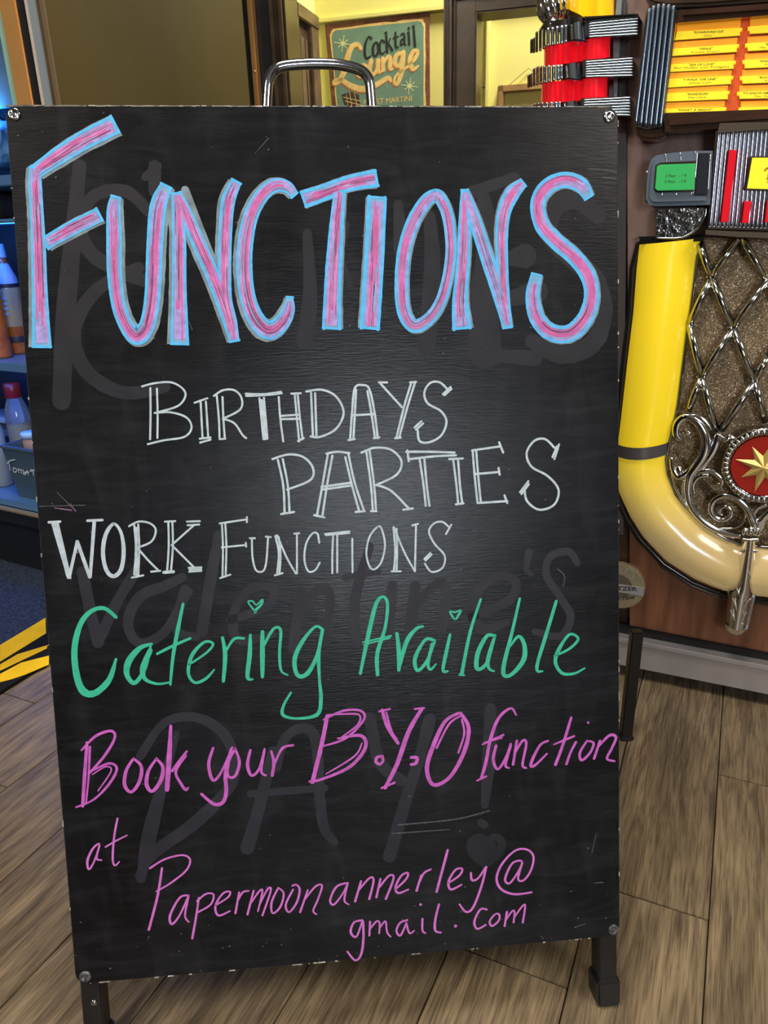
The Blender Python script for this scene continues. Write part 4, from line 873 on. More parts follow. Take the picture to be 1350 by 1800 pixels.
fun = [[(885, 570, 8), (862, 542, 10), (812, 582, 13), (777, 670, 14), (757, 770, 14), (738, 835, 12)], [(742, 695, 8), (830, 655, 10)], [(750, 687, 6), (825, 667, 7)], [(720, 848, 8), (758, 830, 9)],
       [(800, 700, 11), (788, 760, 13), (808, 800, 11), (842, 750, 11), (862, 692, 9)], [(862, 700, 11), (840, 780, 11), (855, 795, 7)],
       [(888, 680, 11), (872, 780, 11)], [(880, 730, 9), (912, 680, 11), (928, 692, 11), (912, 780, 11), (928, 795, 8)], [(1020, 680, 9), (985, 700, 11), (948, 775, 13), (962, 785, 11), (1015, 735, 9)],
       [(1118, 582, 11), (1085, 690, 13), (1052, 780, 13)], [(1045, 695, 7), (1130, 660, 10)], [(1138, 685, 11), (1115, 730, 11), (1098, 778, 11)], [(1190, 603, 11)],
       [(1185, 680, 9), (1155, 730, 11), (1163, 762, 11), (1198, 730, 11), (1213, 690, 11), (1188, 680, 7)], [(1240, 680, 11), (1215, 755, 11)], [(1235, 702, 9), (1280, 657, 12), (1308, 665, 12), (1290, 712, 11), (1270, 755, 11), (1302, 766, 8)]]
strokes('chalk_lettering', [(CE, 2.5962, bk)], PU, .00034, 14, 1.0, 'purple handwriting reading Book your')
strokes('chalk_lettering', [(CF, 2.4107, byo)], PU, .00036, 14, 1.0, 'large purple lettering reading B.Y.O')
strokes('chalk_lettering', [(CF, 2.4107, fun)], PU, .00034, 12, 1.0, 'purple handwriting reading function')
at1 = [[(195, 165, 8), (165, 185, 9), (140, 240, 10), (147, 280, 8), (172, 240, 8), (195, 165, 8)], [(192, 180, 8), (182, 230, 8), (205, 238, 6)], [(277, 48, 8), (262, 130, 9), (255, 230, 9), (265, 262, 8), (285, 245, 6)], [(222, 178, 7), (270, 150, 8), (320, 125, 6)]]
pap = [[(480, 275, 9), (460, 400, 10), (420, 555, 10)], [(425, 275, 9), (490, 235, 8), (570, 215, 8), (608, 235, 8), (590, 285, 8), (520, 342, 8), (455, 380, 7)],
       [(600, 398, 8), (560, 410, 9), (517, 490, 10), (525, 530, 9), (560, 490, 8), (602, 400, 8)], [(600, 410, 8), (585, 490, 8), (602, 520, 7)], [(648, 410, 8), (635, 500, 9), (618, 595, 9)], [(640, 425, 8), (680, 392, 8), (715, 395, 8), (702, 440, 8), (645, 475, 8)],
       [(722, 445, 7), (780, 408, 8), (790, 382, 8), (758, 390, 8), (724, 445, 9), (737, 490, 9), (790, 470, 7)], [(832, 385, 8), (815, 480, 9)], [(825, 425, 7), (848, 385, 8), (875, 378, 7)],
       [(898, 378, 8), (870, 485, 9)], [(888, 430, 7), (925, 378, 8), (938, 382, 8), (918, 470, 8)], [(925, 440, 7), (962, 370, 8), (976, 378, 8), (938, 490, 8)],
       [(1010, 365, 8), (980, 430, 9), (985, 480, 8), (1020, 450, 9), (1035, 390, 8), (1010, 363, 7)], [(1075, 355, 8), (1092, 350, 7), (1108, 372, 9), (1095, 430, 9), (1060, 475, 8), (1045, 440, 9), (1078, 372, 8)],
       [(1145, 375, 8), (1110, 475, 9)], [(1133, 415, 7), (1180, 358, 8), (1210, 355, 8), (1190, 420, 8), (1170, 468, 8), (1185, 485, 6)], [(1320, 342, 8), (1275, 360, 9), (1247, 420, 9), (1265, 440, 8), (1308, 385, 8), (1328, 342, 8)], [(1325, 352, 8), (1312, 420, 8), (1332, 440, 6)]]
ann = [[(180, 310, 8), (155, 395, 9)], [(170, 348, 7), (215, 297, 8), (233, 307, 8), (215, 385, 9)], [(262, 300, 8), (245, 378, 9)], [(258, 335, 7), (298, 287, 8), (318, 297, 8), (285, 385, 9)],
       [(325, 345, 7), (370, 302, 8), (378, 275, 8), (350, 287, 8), (326, 335, 9), (338, 360, 9), (380, 345, 7)], [(435, 285, 8), (415, 350, 9)], [(428, 312, 7), (447, 275, 8), (475, 260, 7)], [(547, 178, 9), (525, 260, 10), (500, 355, 9)],
       [(550, 318, 7), (597, 285, 8), (608, 258, 8), (580, 262, 8), (551, 310, 9), (560, 345, 9), (605, 325, 7)], [(645, 275, 8), (650, 305, 9), (675, 298, 8), (705, 255, 8)], [(710, 250, 9), (690, 330, 9), (655, 420, 9), (625, 440, 8), (597, 408, 7)],
       [(860, 225, 8), (820, 235, 8), (790, 300, 9), (810, 318, 8), (850, 262, 8), (860, 225, 7)], [(862, 235, 8), (845, 300, 8), (870, 305, 8), (900, 262, 8), (910, 205, 8), (880, 175, 8), (830, 182, 8), (775, 240, 9), (754, 300, 9), (775, 345, 9), (830, 365, 9), (902, 357, 7)]]
gm = [[(185, 475, 8), (150, 485, 8), (136, 525, 9), (160, 545, 8), (185, 480, 7)], [(188, 480, 9), (190, 550, 9), (180, 620, 9), (155, 645, 8), (122, 608, 7)], [(218, 482, 8), (215, 540, 8)], [(218, 512, 7), (245, 480, 7), (258, 487, 7), (257, 530, 7)], [(260, 507, 7), (283, 480, 7), (290, 525, 7), (305, 545, 6)],
      [(375, 475, 8), (345, 487, 8), (330, 520, 8), (347, 540, 8), (372, 487, 7)], [(372, 490, 8), (385, 530, 7), (405, 520, 6)], [(440, 470, 8), (440, 518, 8), (452, 530, 7)], [(432, 409, 11)], [(510, 408, 8), (495, 470, 9), (494, 518, 9), (518, 528, 7)], [(580, 500, 13)],
      [(712, 430, 8), (685, 430, 8), (660, 480, 9), (672, 512, 8), (708, 495, 7)], [(748, 450, 8), (725, 480, 8), (735, 500, 8), (763, 477, 8), (765, 452, 8), (748, 450, 7)], [(798, 440, 8), (788, 500, 8)], [(795, 472, 7), (820, 437, 7), (830, 442, 7), (826, 485, 7)], [(830, 462, 7), (862, 417, 7), (875, 415, 7), (865, 485, 8)]]
strokes('chalk_lettering', [(CG, 2.5962, at1)], PU2, .00034, 8, 1.1, 'thin purple handwriting reading at')
strokes('chalk_lettering', [(CG, 2.5962, pap), (CH, 2.4107, ann)], PU2, .00036, 8, 1.1, 'thin purple handwriting of the email name before and including the at sign')
strokes('chalk_lettering', [(CH, 2.4107, gm)], PU2, .00034, 8, 1.1, 'thin purple handwriting reading gmail.com')
# ================================================================== JUKEBOX
pj = floor_px(1350, 1235)
JF = yawfr(pj, -25.5)
J1 = crop(1080, 200, 5); J2 = crop(1080, 540, 5); J3 = crop(1080, 860, 5); K1 = crop(900, 0, 5.8696); K2 = crop(1100, 0, 5.4)
jroot = JF.mw(); JB = thing('jukebox', 'walnut jukebox with yellow light tubes and chrome trim right of the chalkboard', 'jukebox', jroot)
def jl(pts, cp=I, d=0.0): return L2(JF, pts, d, cp)
def jprism(name, pts, cp, d0, d1, m_, bev=0, parent=None, dpx=None, label=None):
    bm = bmesh.new(); prism(bm, jl(pts, cp, d1 if dpx is None else dpx), d0, d1, bev); o = bmo(name, bm, m_, parent or JB)
    if label: o['label'] = label
    return o
def jt(pts, cp, d, n=10, cs=5):
    """tube pts (x,y,w[,dd]) w = photo-crop width"""
    out = []
    for p in cr(pts, 5):
        u, v = cp(p[0], p[1]); q = JF.px(u, v, d); e = JF.px(u, v+1, d); s_ = (e-q).length
        out.append((q.x, q.y, d+(p[3] if len(p) > 3 else 0), max(.0006, p[2]/cs*s_*.5)))
    return out
AC = JF.px(1345, 818).x
aL = -.485; aR = 2*AC-aL
bm = bmesh.new(); box(bm, aL+.03, aR-.03, .05, 1.42, -.56, -.012, .01); bmo('cabinet_body', bm, dark_wood, JB)
bm = bmesh.new(); box(bm, aL+.04, aR-.04, 0, .06, -.54, -.03, .004); bmo('base_plinth', bm, blackm, JB)
# arched top
bm = bmesh.new(); rr_ = (aR-aL)/2-.03; prism(bm, [(AC+rr_*math.cos(R(a)), 1.41+rr_*.55*math.sin(R(a))) for a in range(0, 181, 9)], -.56, -.012, .01); bmo('arched_top', bm, dark_wood, JB)
# veneer front
vb = jl([(1101, 0), (1101, 220), (1103, 420), (1105, 700), (1107, 940), (1107, 1101), (1350, 1148)], I, 0)
dirv = (vb[-1][0]-vb[-2][0], vb[-1][1]-vb[-2][1])
ext = (aR-.10)
top_b = 1.40
poly = [(vb[0][0]-.005, top_b), *vb, (ext, vb[-1][1]+.0), (ext, top_b)]
bm = bmesh.new(); prism(bm, poly, -.02, 0, .001); bmo('front_veneer', bm, veneer2, JB)
lp = jl([(1107, 905), (1107, 1101), (1350, 1148)], I, .002)
bm = bmesh.new(); prism(bm, [lp[0], lp[1], lp[2], (ext, lp[2][1]), (ext, lp[0][1]+.0)], .0, .002); bmo('lower_veneer', bm, veneer, JB)
# side strips next to the veneer
jprism('side_strip', [(1090, 0), (1101, 0), (1101, 220), (1100, 420), (1098, 700), (1096, 940), (1084, 940), (1082, 500)], I, -.01, .006, mat('strip_grey_brown', (.055, .05, .05), .3))
jprism('side_strip', [(1084, 0), (1093, 0), (1090, 60), (1083, 200), (1079, 200), (1078, 60)], I, -.01, .012, grey_strip)
# chrome kick rail (two steps)
def rail(name, t0, t1, b0, b1, d1, m_):
    q = jl([(1080, t0), (1350, t1), (1350, b1), (1080, b0)], I, d1); ae = aR-.04
    ex_ = lambda p, w_: p[1]+(w_[1]-p[1])*(ae-p[0])/(w_[0]-p[0])
    bm = bmesh.new(); prism(bm, [q[0], (ae, ex_(q[0], q[1])), (ae, ex_(q[3], q[2])), q[3]], 0, d1, .001); bmo(name, bm, m_, JB)
steel = mat('steel_trim', (.62, .60, .62), .25, .75)
rail('kick_rail', 1119.5, 1171, 1127, 1179, .028, steel)
rail('kick_rail', 1127, 1179, 1167, 1221, .022, steel)
rail('black_rail', 1096, 1149, 1120, 1172, .008, blackgloss)
# grille cloth
gold = bpy.data.materials.new('grille_cloth'); gold.use_nodes = True; nt = gold.node_tree; b = nt.nodes['Principled BSDF']
tc = nt.nodes.new('ShaderNodeTexCoord'); vo = nt.nodes.new('ShaderNodeTexVoronoi'); vo.inputs['Scale'].default_value = 700; nt.links.new(tc.outputs['Object'], vo.inputs[0])
sp = nt.nodes.new('ShaderNodeSeparateColor'); nt.links.new(vo.outputs['Color'], sp.inputs[0])
rp = nt.nodes.new('ShaderNodeValToRGB'); nt.links.new(sp.outputs[0], rp.inputs[0]); e = rp.color_ramp.elements
e[0].position = .25; e[0].color = (.13, .085, .045, 1); e[1].position = .93; e[1].color = (.42, .30, .17, 1)
x_ = rp.color_ramp.elements.new(.97); x_.color = (.95, .85, .62, 1)
nt.links.new(rp.outputs[0], b.inputs['Base Color']); b.inputs['Metallic'].default_value = .35; b.inputs['Roughness'].default_value = .5
bp = nt.nodes.new('ShaderNodeBump'); bp.inputs['Distance'].default_value = .001; nt.links.new(sp.outputs[1], bp.inputs['Height']); nt.links.new(bp.outputs[0], b.inputs['Normal'])
inn = [(1236, 418), (1226, 450), (1214, 548), (1210, 570), (1192, 710), (1187, 735), (1176, 780), (1171, 806), (1174, 832), (1188, 868), (1204, 888), (1240, 924), (1280, 948), (1302, 955), (1350, 962)]
out_ = [(1124, 430), (1119, 470), (1113, 550), (1102, 640), (1092, 730), (1084, 795), (1082, 835), (1088, 866), (1106, 906), (1130, 944), (1170, 986), (1220, 1018), (1260, 1035), (1285, 1042), (1350, 1051)]
IN = jl(inn, I, .012); OUT = jl(out_, I, .012)
gp = jl(inn, I, .004)
# mirrored right half of the grille
gc = 2*AC
poly = [*gp, *[(gc-a, b_) for a, b_ in gp[::-1]]]
bm = bmesh.new(); prism(bm, poly, .001, .004); bmo('grille_cloth', bm, gold, JB)
# light tubes : upper yellow part + cream bowl
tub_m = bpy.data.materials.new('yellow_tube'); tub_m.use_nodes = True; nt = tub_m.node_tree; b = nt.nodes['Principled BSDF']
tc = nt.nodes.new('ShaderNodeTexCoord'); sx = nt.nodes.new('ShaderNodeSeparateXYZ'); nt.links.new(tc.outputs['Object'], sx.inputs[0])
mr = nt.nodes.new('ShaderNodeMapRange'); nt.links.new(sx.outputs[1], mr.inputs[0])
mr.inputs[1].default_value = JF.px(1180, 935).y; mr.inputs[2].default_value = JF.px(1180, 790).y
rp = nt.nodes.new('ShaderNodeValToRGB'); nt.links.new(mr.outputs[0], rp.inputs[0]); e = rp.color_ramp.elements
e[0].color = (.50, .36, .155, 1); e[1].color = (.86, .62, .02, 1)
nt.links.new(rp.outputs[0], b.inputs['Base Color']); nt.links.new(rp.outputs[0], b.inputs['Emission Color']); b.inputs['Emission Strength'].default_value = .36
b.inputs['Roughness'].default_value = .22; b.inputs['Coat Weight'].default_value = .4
N = 60
# pair the outer and inner curve at matched stations: split into straight legs and bowl
def pair(a0, a1, b0, b1, n): return resample(OUT[a0:a1+1], n), resample(IN[b0:b1+1], n)
O1, I1_ = pair(0, 5, 0, 6, 20); O2, I2_ = pair(5, 14, 6, 14, 34)
def tube_half(mir):
    f = (lambda P: [(gc-a, b_) for a, b_ in P]) if mir else (lambda P: P)
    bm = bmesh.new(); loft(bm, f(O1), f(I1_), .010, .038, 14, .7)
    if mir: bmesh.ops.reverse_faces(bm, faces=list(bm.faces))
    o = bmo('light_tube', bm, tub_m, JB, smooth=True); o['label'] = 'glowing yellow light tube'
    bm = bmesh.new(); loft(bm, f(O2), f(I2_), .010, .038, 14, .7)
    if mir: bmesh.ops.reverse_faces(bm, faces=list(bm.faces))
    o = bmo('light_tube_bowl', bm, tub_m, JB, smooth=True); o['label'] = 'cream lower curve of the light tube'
    # band
    bl_ = jl([(1076, 786.5), (1120, 790), (1150, 789.5), (1174, 785), (1172, 806), (1150, 810.5), (1120, 811), (1076, 808)], I, .045)
    A_ = f([bl_[0], bl_[7]]); B_ = f([bl_[3], bl_[4]]); bm = bmesh.new(); loft(bm, A_, B_, .0115, .040, 14, .7)
    if mir: bmesh.ops.reverse_faces(bm, faces=list(bm.faces))
    bmo('tube_band', bm, mat('band_steel', (.11, .10, .095), .35, .3), JB, smooth=True)
    bm = bmesh.new()
    rim = f(jl([(1235, 419), (1160, 420), (1136, 421), (1122, 430), (1112, 470), (1107, 550), (1096, 640), (1087, 730), (1078, 800), (1077, 840), (1083, 872), (1101, 912), (1126, 950), (1166, 992), (1217, 1025), (1260, 1042), (1290, 1048), (1350, 1056)], I, .008))
    tube(bm, [(a, b_, .006, .0052) for a, b_ in rim], 8); bmo('tube_surround', bm, blackgloss, JB, smooth=True)
    bm = bmesh.new(); rim2 = f(jl([(1130, 950), (1166, 996), (1217, 1030), (1260, 1047), (1290, 1053), (1350, 1061)], I, .004)); tube(bm, [(a, b_, .004, .004) for a, b_ in rim2], 8); bmo('outer_moulding', bm, dark_wood, JB, smooth=True)
    bm = bmesh.new(); tube(bm, [(a, b_, .016, .0030) for a, b_ in f(IN)], 8); bmo('tube_edge_rail', bm, chrome_dark, JB, smooth=True)
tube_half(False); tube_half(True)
jprism('tube_top_strip', [(1122, 416), (1236, 416), (1236, 424), (1128, 428)], I, .0, .03, blackgloss)
# lattice
LT = [((1230, 428), (1250, 487)), ((1250, 487), (1288, 576)), ((1298, 421), (1250, 487)), ((1250, 487), (1212, 570)), ((1304, 421), (1350, 491)), ((1350, 491), (1288, 576)), ((1288, 576), (1233, 663)),
      ((1233, 663), (1209, 722)), ((1212, 570), (1233, 663)), ((1233, 663), (1259, 758)), ((1288, 576), (1326, 670)), ((1326, 670), (1345, 742)), ((1350, 626), (1326, 670)), ((1326, 670), (1267, 757)), ((1350, 491), (1392, 580)), ((1350, 626), (1392, 580))]
for (u0, v0), (u1, v1) in LT:
    bm = bmesh.new(); a = JF.px(u0, v0, .02); c = JF.px(u1, v1, .02)
    tube(bm, [(a.x, a.y, .018, .0066), ((a.x+c.x)/2, (a.y+c.y)/2, .021, .0062), (c.x, c.y, .018, .0066)], 12, flat=1.1); bmo('lattice_bar', bm, mat('lattice_chrome', (.5, .51, .5), .12, 1), JB, smooth=True)
for u, v in ((1250, 487), (1288, 576), (1233, 663), (1326, 670), (1350, 491)):
    p = JF.px(u, v, .022); bm = bmesh.new(); lathe(bm, [(.0075, -.004), (.0075, .002), (.004, .005)], 8, (p.x, p.y, .018)); bmo('lattice_boss', bm, chrome, JB)
# scrolls
S_ = [([(585, 1165, 40), (545, 1110, 62), (560, 1015, 66), (640, 965, 62), (730, 1015, 64), (790, 1110, 74), (805, 1210, 80), (780, 1310, 80), (720, 1400, 74), (665, 1480, 70), (645, 1580, 58), (655, 1690, 52), (700, 1790, 50), (790, 1890, 46), (900, 1960, 44), (1010, 2000, 40), (1110, 2015, 34)], J2),
      ([(915, 1110, 46), (900, 1180, 64), (865, 1270, 62), (800, 1360, 60), (730, 1430, 52)], J2), ([(745, 1450, 44), (830, 1440, 44), (900, 1470, 42), (945, 1520, 40), (935, 1560, 32), (905, 1555, 22)], J2),
      ([(705, 1640, 30), (690, 1560, 36), (740, 1490, 40), (830, 1480, 36)], J2), ([(500, 1320, 26), (515, 1420, 40), (560, 1490, 52), (620, 1470, 46), (690, 1390, 26)], J2), ([(560, 1400, 40), (575, 1450, 54), (590, 1490, 30)], J2),
      ([(640, 960, 34), (720, 960, 40), (800, 1010, 36), (850, 1080, 30)], J2), ([(640, 1100, 26), (655, 1110, 34), (640, 1130, 24)], J2), ([(500, 1380, 16), (530, 1560, 18), (600, 1700, 18), (700, 1820, 18)], J2), ([(610, 1520, 18), (600, 1620, 20), (640, 1720, 20), (720, 1830, 20), (840, 1930, 18), (1000, 2010, 16)], J2),
      ([(1230, 400, 50), (1225, 300, 62), (1180, 190, 60), (1110, 110, 56), (1030, 70, 50), (950, 62, 46), (875, 100, 44), (848, 170, 44), (880, 240, 40), (950, 272, 34), (1015, 245, 30), (1030, 195, 28), (990, 155, 26), (940, 165, 24), (925, 205, 22), (950, 230, 18)], J3),
      ([(1225, 210, 40), (1260, 160, 46), (1340, 130, 46)], J3), ([(1250, 400, 46), (1290, 330, 44), (1310, 250, 40), (1370, 210, 36)], J3), ([(1080, 1180, 30), (1010, 1140, 44), (980, 1170, 44), (900, 1120, 36)], J2),
      ([(850, 330, 10), (960, 345, 12), (1080, 335, 12), (1140, 280, 12), (1150, 200, 12), (1100, 130, 10)], J3)]
for pts, cp in S_:
    bm = bmesh.new(); tube(bm, jt(pts, cp, .026, cs=4.4), 10, flat=.7); bmo('scroll_ornament', bm, chrome, JB, smooth=True)
for k_, (pts, cp) in enumerate(S_):
    if k_ in (11, 12): continue
    tp = jt(pts, cp, .026, cs=4.4); bm = bmesh.new(); tube(bm, [(gc-x, y, z, r_) for x, y, z, r_ in tp], 10, flat=.7); bmo('scroll_ornament', bm, chrome, JB, smooth=True)
for (u0, v0), (u1, v1) in LT:
    a = JF.px(u0, v0, .02); c = JF.px(u1, v1, .02)
    if gc-max(a.x, c.x) < JF.px(1352, 600, .02).x: continue
    bm = bmesh.new(); tube(bm, [(gc-a.x, a.y, .018, .0066), (gc-(a.x+c.x)/2, (a.y+c.y)/2, .021, .0062), (gc-c.x, c.y, .018, .0066)], 12, flat=1.1); bmo('lattice_bar', bm, MATS['lattice_chrome'], JB, smooth=True)
# medallion
cm = JF.px(1343, 818, .03); rx = (cm-JF.px(1286, 818, .03)).length; ry = (cm-JF.px(1343, 868, .03)).length
def ell(k, n=40): return [(cm.x+rx*k*math.cos(2*math.pi*i/n), cm.y+ry*k*math.sin(2*math.pi*i/n)) for i in range(n)]
bm = bmesh.new(); prism(bm, ell(1.02), .012, .036); o = bmo('medallion_disc', bm, mat('medallion_red', (.36, .012, .008), .2, coat=.5), JB); md = o; md['label'] = 'dark red medallion disc'
bm = bmesh.new(); tube(bm, [(a, b_, .030, .0085) for a, b_ in ell(1.17)+ell(1.17)[:1]], 10); bmo('medallion_ring', bm, chrome_dark, JB, smooth=True)
for i in range(44):
    a = 2*math.pi*i/44; c0 = (cm.x+rx*1.05*math.cos(a), cm.y+ry*1.05*math.sin(a)); c1 = (cm.x+rx*1.30*math.cos(a), cm.y+ry*1.30*math.sin(a))
    bm = bmesh.new(); tube(bm, [(c0[0], c0[1], .034, .0022), ((c0[0]+c1[0])/2, (c0[1]+c1[1])/2, .040, .0030), (c1[0], c1[1], .032, .0022)], 6); bmo('ring_flute', bm, chrome, JB, smooth=True)
st_pts = []
for i in range(16):
    a = R(90+22.5*i-10); r_ = 1.0 if i % 4 == 0 else (.86 if i % 2 == 0 else .40); st_pts.append((cm.x+rx*.92*r_*math.cos(a), cm.y+ry*.92*r_*math.sin(a)))
bm = bmesh.new(); vc = bm.verts.new((cm.x, cm.y, .046)); vs = [bm.verts.new((x, y, .037)) for x, y in st_pts]
for i in range(16): bm.faces.new((vc, vs[i], vs[(i+1) % 16]))
o = bmo('medallion_star', bm, mat('star_gold', (.72, .52, .16), .35, .3), JB); o['label'] = 'gold eight pointed star'
# stem
sl = jl([(1130, 430), (1112, 540), (1085, 700), (1062, 850), (1005, 900), (985, 1050), (972, 1200)], J3, .05); sr = jl([(1265, 430), (1258, 540), (1240, 700), (1222, 850), (1232, 920), (1195, 1100), (1165, 1240)], J3, .05)
bm = bmesh.new(); loft(bm, resample(sl, 14), resample(sr, 14), .030, .028, 10, .5); bmo('stem_ornament', bm, chrome, JB, smooth=True)
bm = bmesh.new(); p = jl([(972, 1195), (985, 1240), (1030, 1275), (1075, 1287), (1120, 1275), (1165, 1235)], J3, .05); prism(bm, p+[sr[-1], sl[-1]][:0], .03, .05, .002); bmo('stem_tip', bm, chrome, JB)
for pts in ([(1150, 860, 10), (1115, 1000, 16), (1090, 1120, 18), (1070, 1240, 10)], [(1075, 870, 8), (1105, 960, 16), (1110, 1050, 10)], [(1040, 960, 8), (1070, 1040, 16), (1090, 1120, 10)], [(1020, 1060, 8), (1050, 1130, 14), (1075, 1190, 10)],
            [(1200, 960, 8), (1160, 1000, 14), (1125, 1060, 10)], [(1160, 1080, 8), (1135, 1120, 14), (1105, 1170, 10)], [(1130, 1180, 8), (1100, 1210, 12), (1080, 1240, 8)], [(1140, 800, 8), (1150, 700, 12), (1170, 620, 8)], [(1200, 780, 8), (1180, 720, 12), (1175, 640, 8)]):
    bm = bmesh.new(); tube(bm, jt(pts, J3, .056), 6); bmo('engraved_leaf', bm, mat('silver_matte', (.75, .74, .68), .3, .9), JB, smooth=True)
for pts in ([(1120, 440, 30), (1195, 450, 40), (1270, 440, 30)], [(1110, 540, 26), (1180, 552, 34), (1262, 540, 26)], [(1130, 400, 20), (1150, 350, 34), (1170, 400, 24)], [(1180, 400, 24), (1200, 345, 44), (1225, 400, 24)], [(1235, 400, 24), (1260, 350, 34), (1280, 400, 20)]):
    bm = bmesh.new(); tube(bm, jt(pts, J3, .050), 8); bmo('stem_collar', bm, chrome, JB, smooth=True)
for pts in ([(1015, 900, 40), (1020, 1000, 34), (1000, 1180, 30)], [(1225, 930, 36), (1200, 1050, 30), (1165, 1230, 22)], [(1025, 885, 40), (1028, 880, 46)], [(1222, 930, 40), (1225, 925, 44)]):
    bm = bmesh.new(); tube(bm, jt(pts, J3, .032), 8); bmo('stem_fin', bm, chrome_rough, JB, smooth=True)
# price card housing
hs = jprism('price_housing', [(295, 470), (320, 400), (365, 362), (470, 345), (600, 330), (730, 322), (862, 322), (850, 560), (835, 800), (360, 812), (300, 800), (272, 740), (280, 600)], J1, .005, .055, mat('housing_steel', (.20, .25, .32), .3, .55), .006, label='chrome housing of the green price card')
jprism('card_frame', [(362, 452), (400, 428), (715, 412), (708, 680), (370, 690), (345, 660)], J1, .054, .060, chrome_dark, .002, hs)
sc_ = jprism('price_card', [(372, 462), (400, 446), (712, 436), (700, 668), (380, 676), (356, 656)], J1, .058, .0625, greencard, .001, hs, label='green lit price card')
bm = bmesh.new()
text_on(bm, JF, '2 Plays   - 1 $', (448, 556), (632, 550), 22, .0632, J1, 0, .0); text_on(bm, JF, '5 Plays   - 2 $', (443, 606), (628, 600), 22, .0632, J1, 0, .0)
o = bmo('price_lettering', bm, ink, hs); o['label'] = 'dark print reading 2 Plays 1 dollar, 5 Plays 2 dollars'
for pts in ([(450, 352, 12), (458, 425, 12)], [(578, 340, 12), (585, 420, 12)], [(712, 330, 12), (722, 410, 12)], [(420, 690, 10), (418, 722, 10)], [(545, 690, 10), (542, 722, 10)], [(680, 685, 10), (676, 718, 10)], [(730, 340, 8), (712, 560, 8), (690, 720, 8)], [(845, 345, 8), (820, 730, 8)]):
    bm = bmesh.new(); tube(bm, jt(pts, J1, .0555), 6); bmo('housing_rib', bm, chrome, hs, smooth=True)
jprism('key_button', [(735, 345), (838, 345), (812, 720), (700, 720)], J1, .05, .0575, mat('blue_black_key', (.05, .06, .08), .2, .6), .002, hs)
bm = bmesh.new(); tube(bm, jt([(290, 500, 26), (275, 640, 30), (285, 750, 34), (330, 785, 36), (600, 782, 34), (830, 775, 36)], J1, .04), 8); bmo('housing_rim', bm, chrome, hs, smooth=True)
# quadrant plate
qp = jprism('quadrant_plate', [(372, 838), (800, 825), (790, 880), (740, 970), (660, 1040), (560, 1082), (500, 1088), (362, 1085)], J1, .004, .040, chrome_rough, .002)
bm = bmesh.new(); tube(bm, jt([(808, 830, 20), (795, 900, 26), (745, 985, 30), (665, 1055, 30), (560, 1095, 26), (360, 1092, 16)], J1, .040), 8); bmo('quadrant_rim', bm, chrome_dark, qp, smooth=True)
# ribbed coin panel
bm = bmesh.new(); prism(bm, jl([(895, 160), (1700, 90), (1700, 1030), (825, 1010)], J1, .03), .0, .045); cpn = bmo('ribbed_panel', bm, chrome_dark, JB); cpn['label'] = 'chrome ribbed centre panel'
for i in range(22):
    xt = 915+38*i; xb = 842+37.5*i; yt = 168-2.5*i; yb = 985+1*i
    bm = bmesh.new(); tube(bm, jt([(xt, yt+14, 22), (xt-1, yt+34, 30), ((xt+xb)/2, (yt+yb)/2, 30), (xb+1, yb-30, 30), (xb, yb, 22)], J1, .048), 8); bmo('rib', bm, mat('rib_chrome', (.36, .40, .46), .13, 1), cpn, smooth=True)
jprism('bottom_rail', [(800, 1020), (1100, 1035), (1350, 1045), (1700, 1060), (1700, 1100), (1350, 1095), (1100, 1085), (800, 1062)], J1, .01, .062, chrome, .003, cpn)
jprism('top_rail', [(925, 80), (1350, 70), (1700, 60), (1700, 120), (1350, 130), (905, 165)], J1, .01, .058, chrome, .003, cpn)
jprism('red_insert', [(1010, 312), (1075, 322), (1000, 952), (935, 952)], J1, .050, .0585, redin, .001, cpn, label='tall red insert')
jprism('red_insert', [(1145, 765), (1205, 770), (1180, 960), (1120, 960)], J1, .050, .0585, redin, .001, cpn, label='short red insert')
jprism('red_insert', [(1345, 762), (1400, 762), (1385, 955), (1322, 955)], J1, .050, .0585, redin, .001, cpn, label='short red insert at the frame edge')
jprism('name_card_frame', [(1200, 372), (1560, 372), (1540, 680), (1155, 668)], J1, .05, .060, chrome_dark, .001, cpn)
jprism('name_card', [(1212, 386), (1550, 386), (1530, 668), (1166, 656)], J1, .055, .0625, yelcard, .001, cpn, label='yellow lit card')
bm = bmesh.new()
for s_ in ([(1322, 500, 16), (1345, 478, 20), (1385, 476, 14), (1420, 480, 10)], [(1362, 480, 18), (1352, 560, 18), (1335, 575, 10)], [(1362, 598, 6), (1345, 590, 6), (1343, 606, 6), (1358, 610, 5)]):
    ribbon(bm, L3(JF, cr(s_), J1, .0628, 10, 5), .0630)
o = bmo('card_print', bm, mat('card_orange', (.45, .16, .01), .5), cpn); o['label'] = 'brown printed letter T on the yellow card'
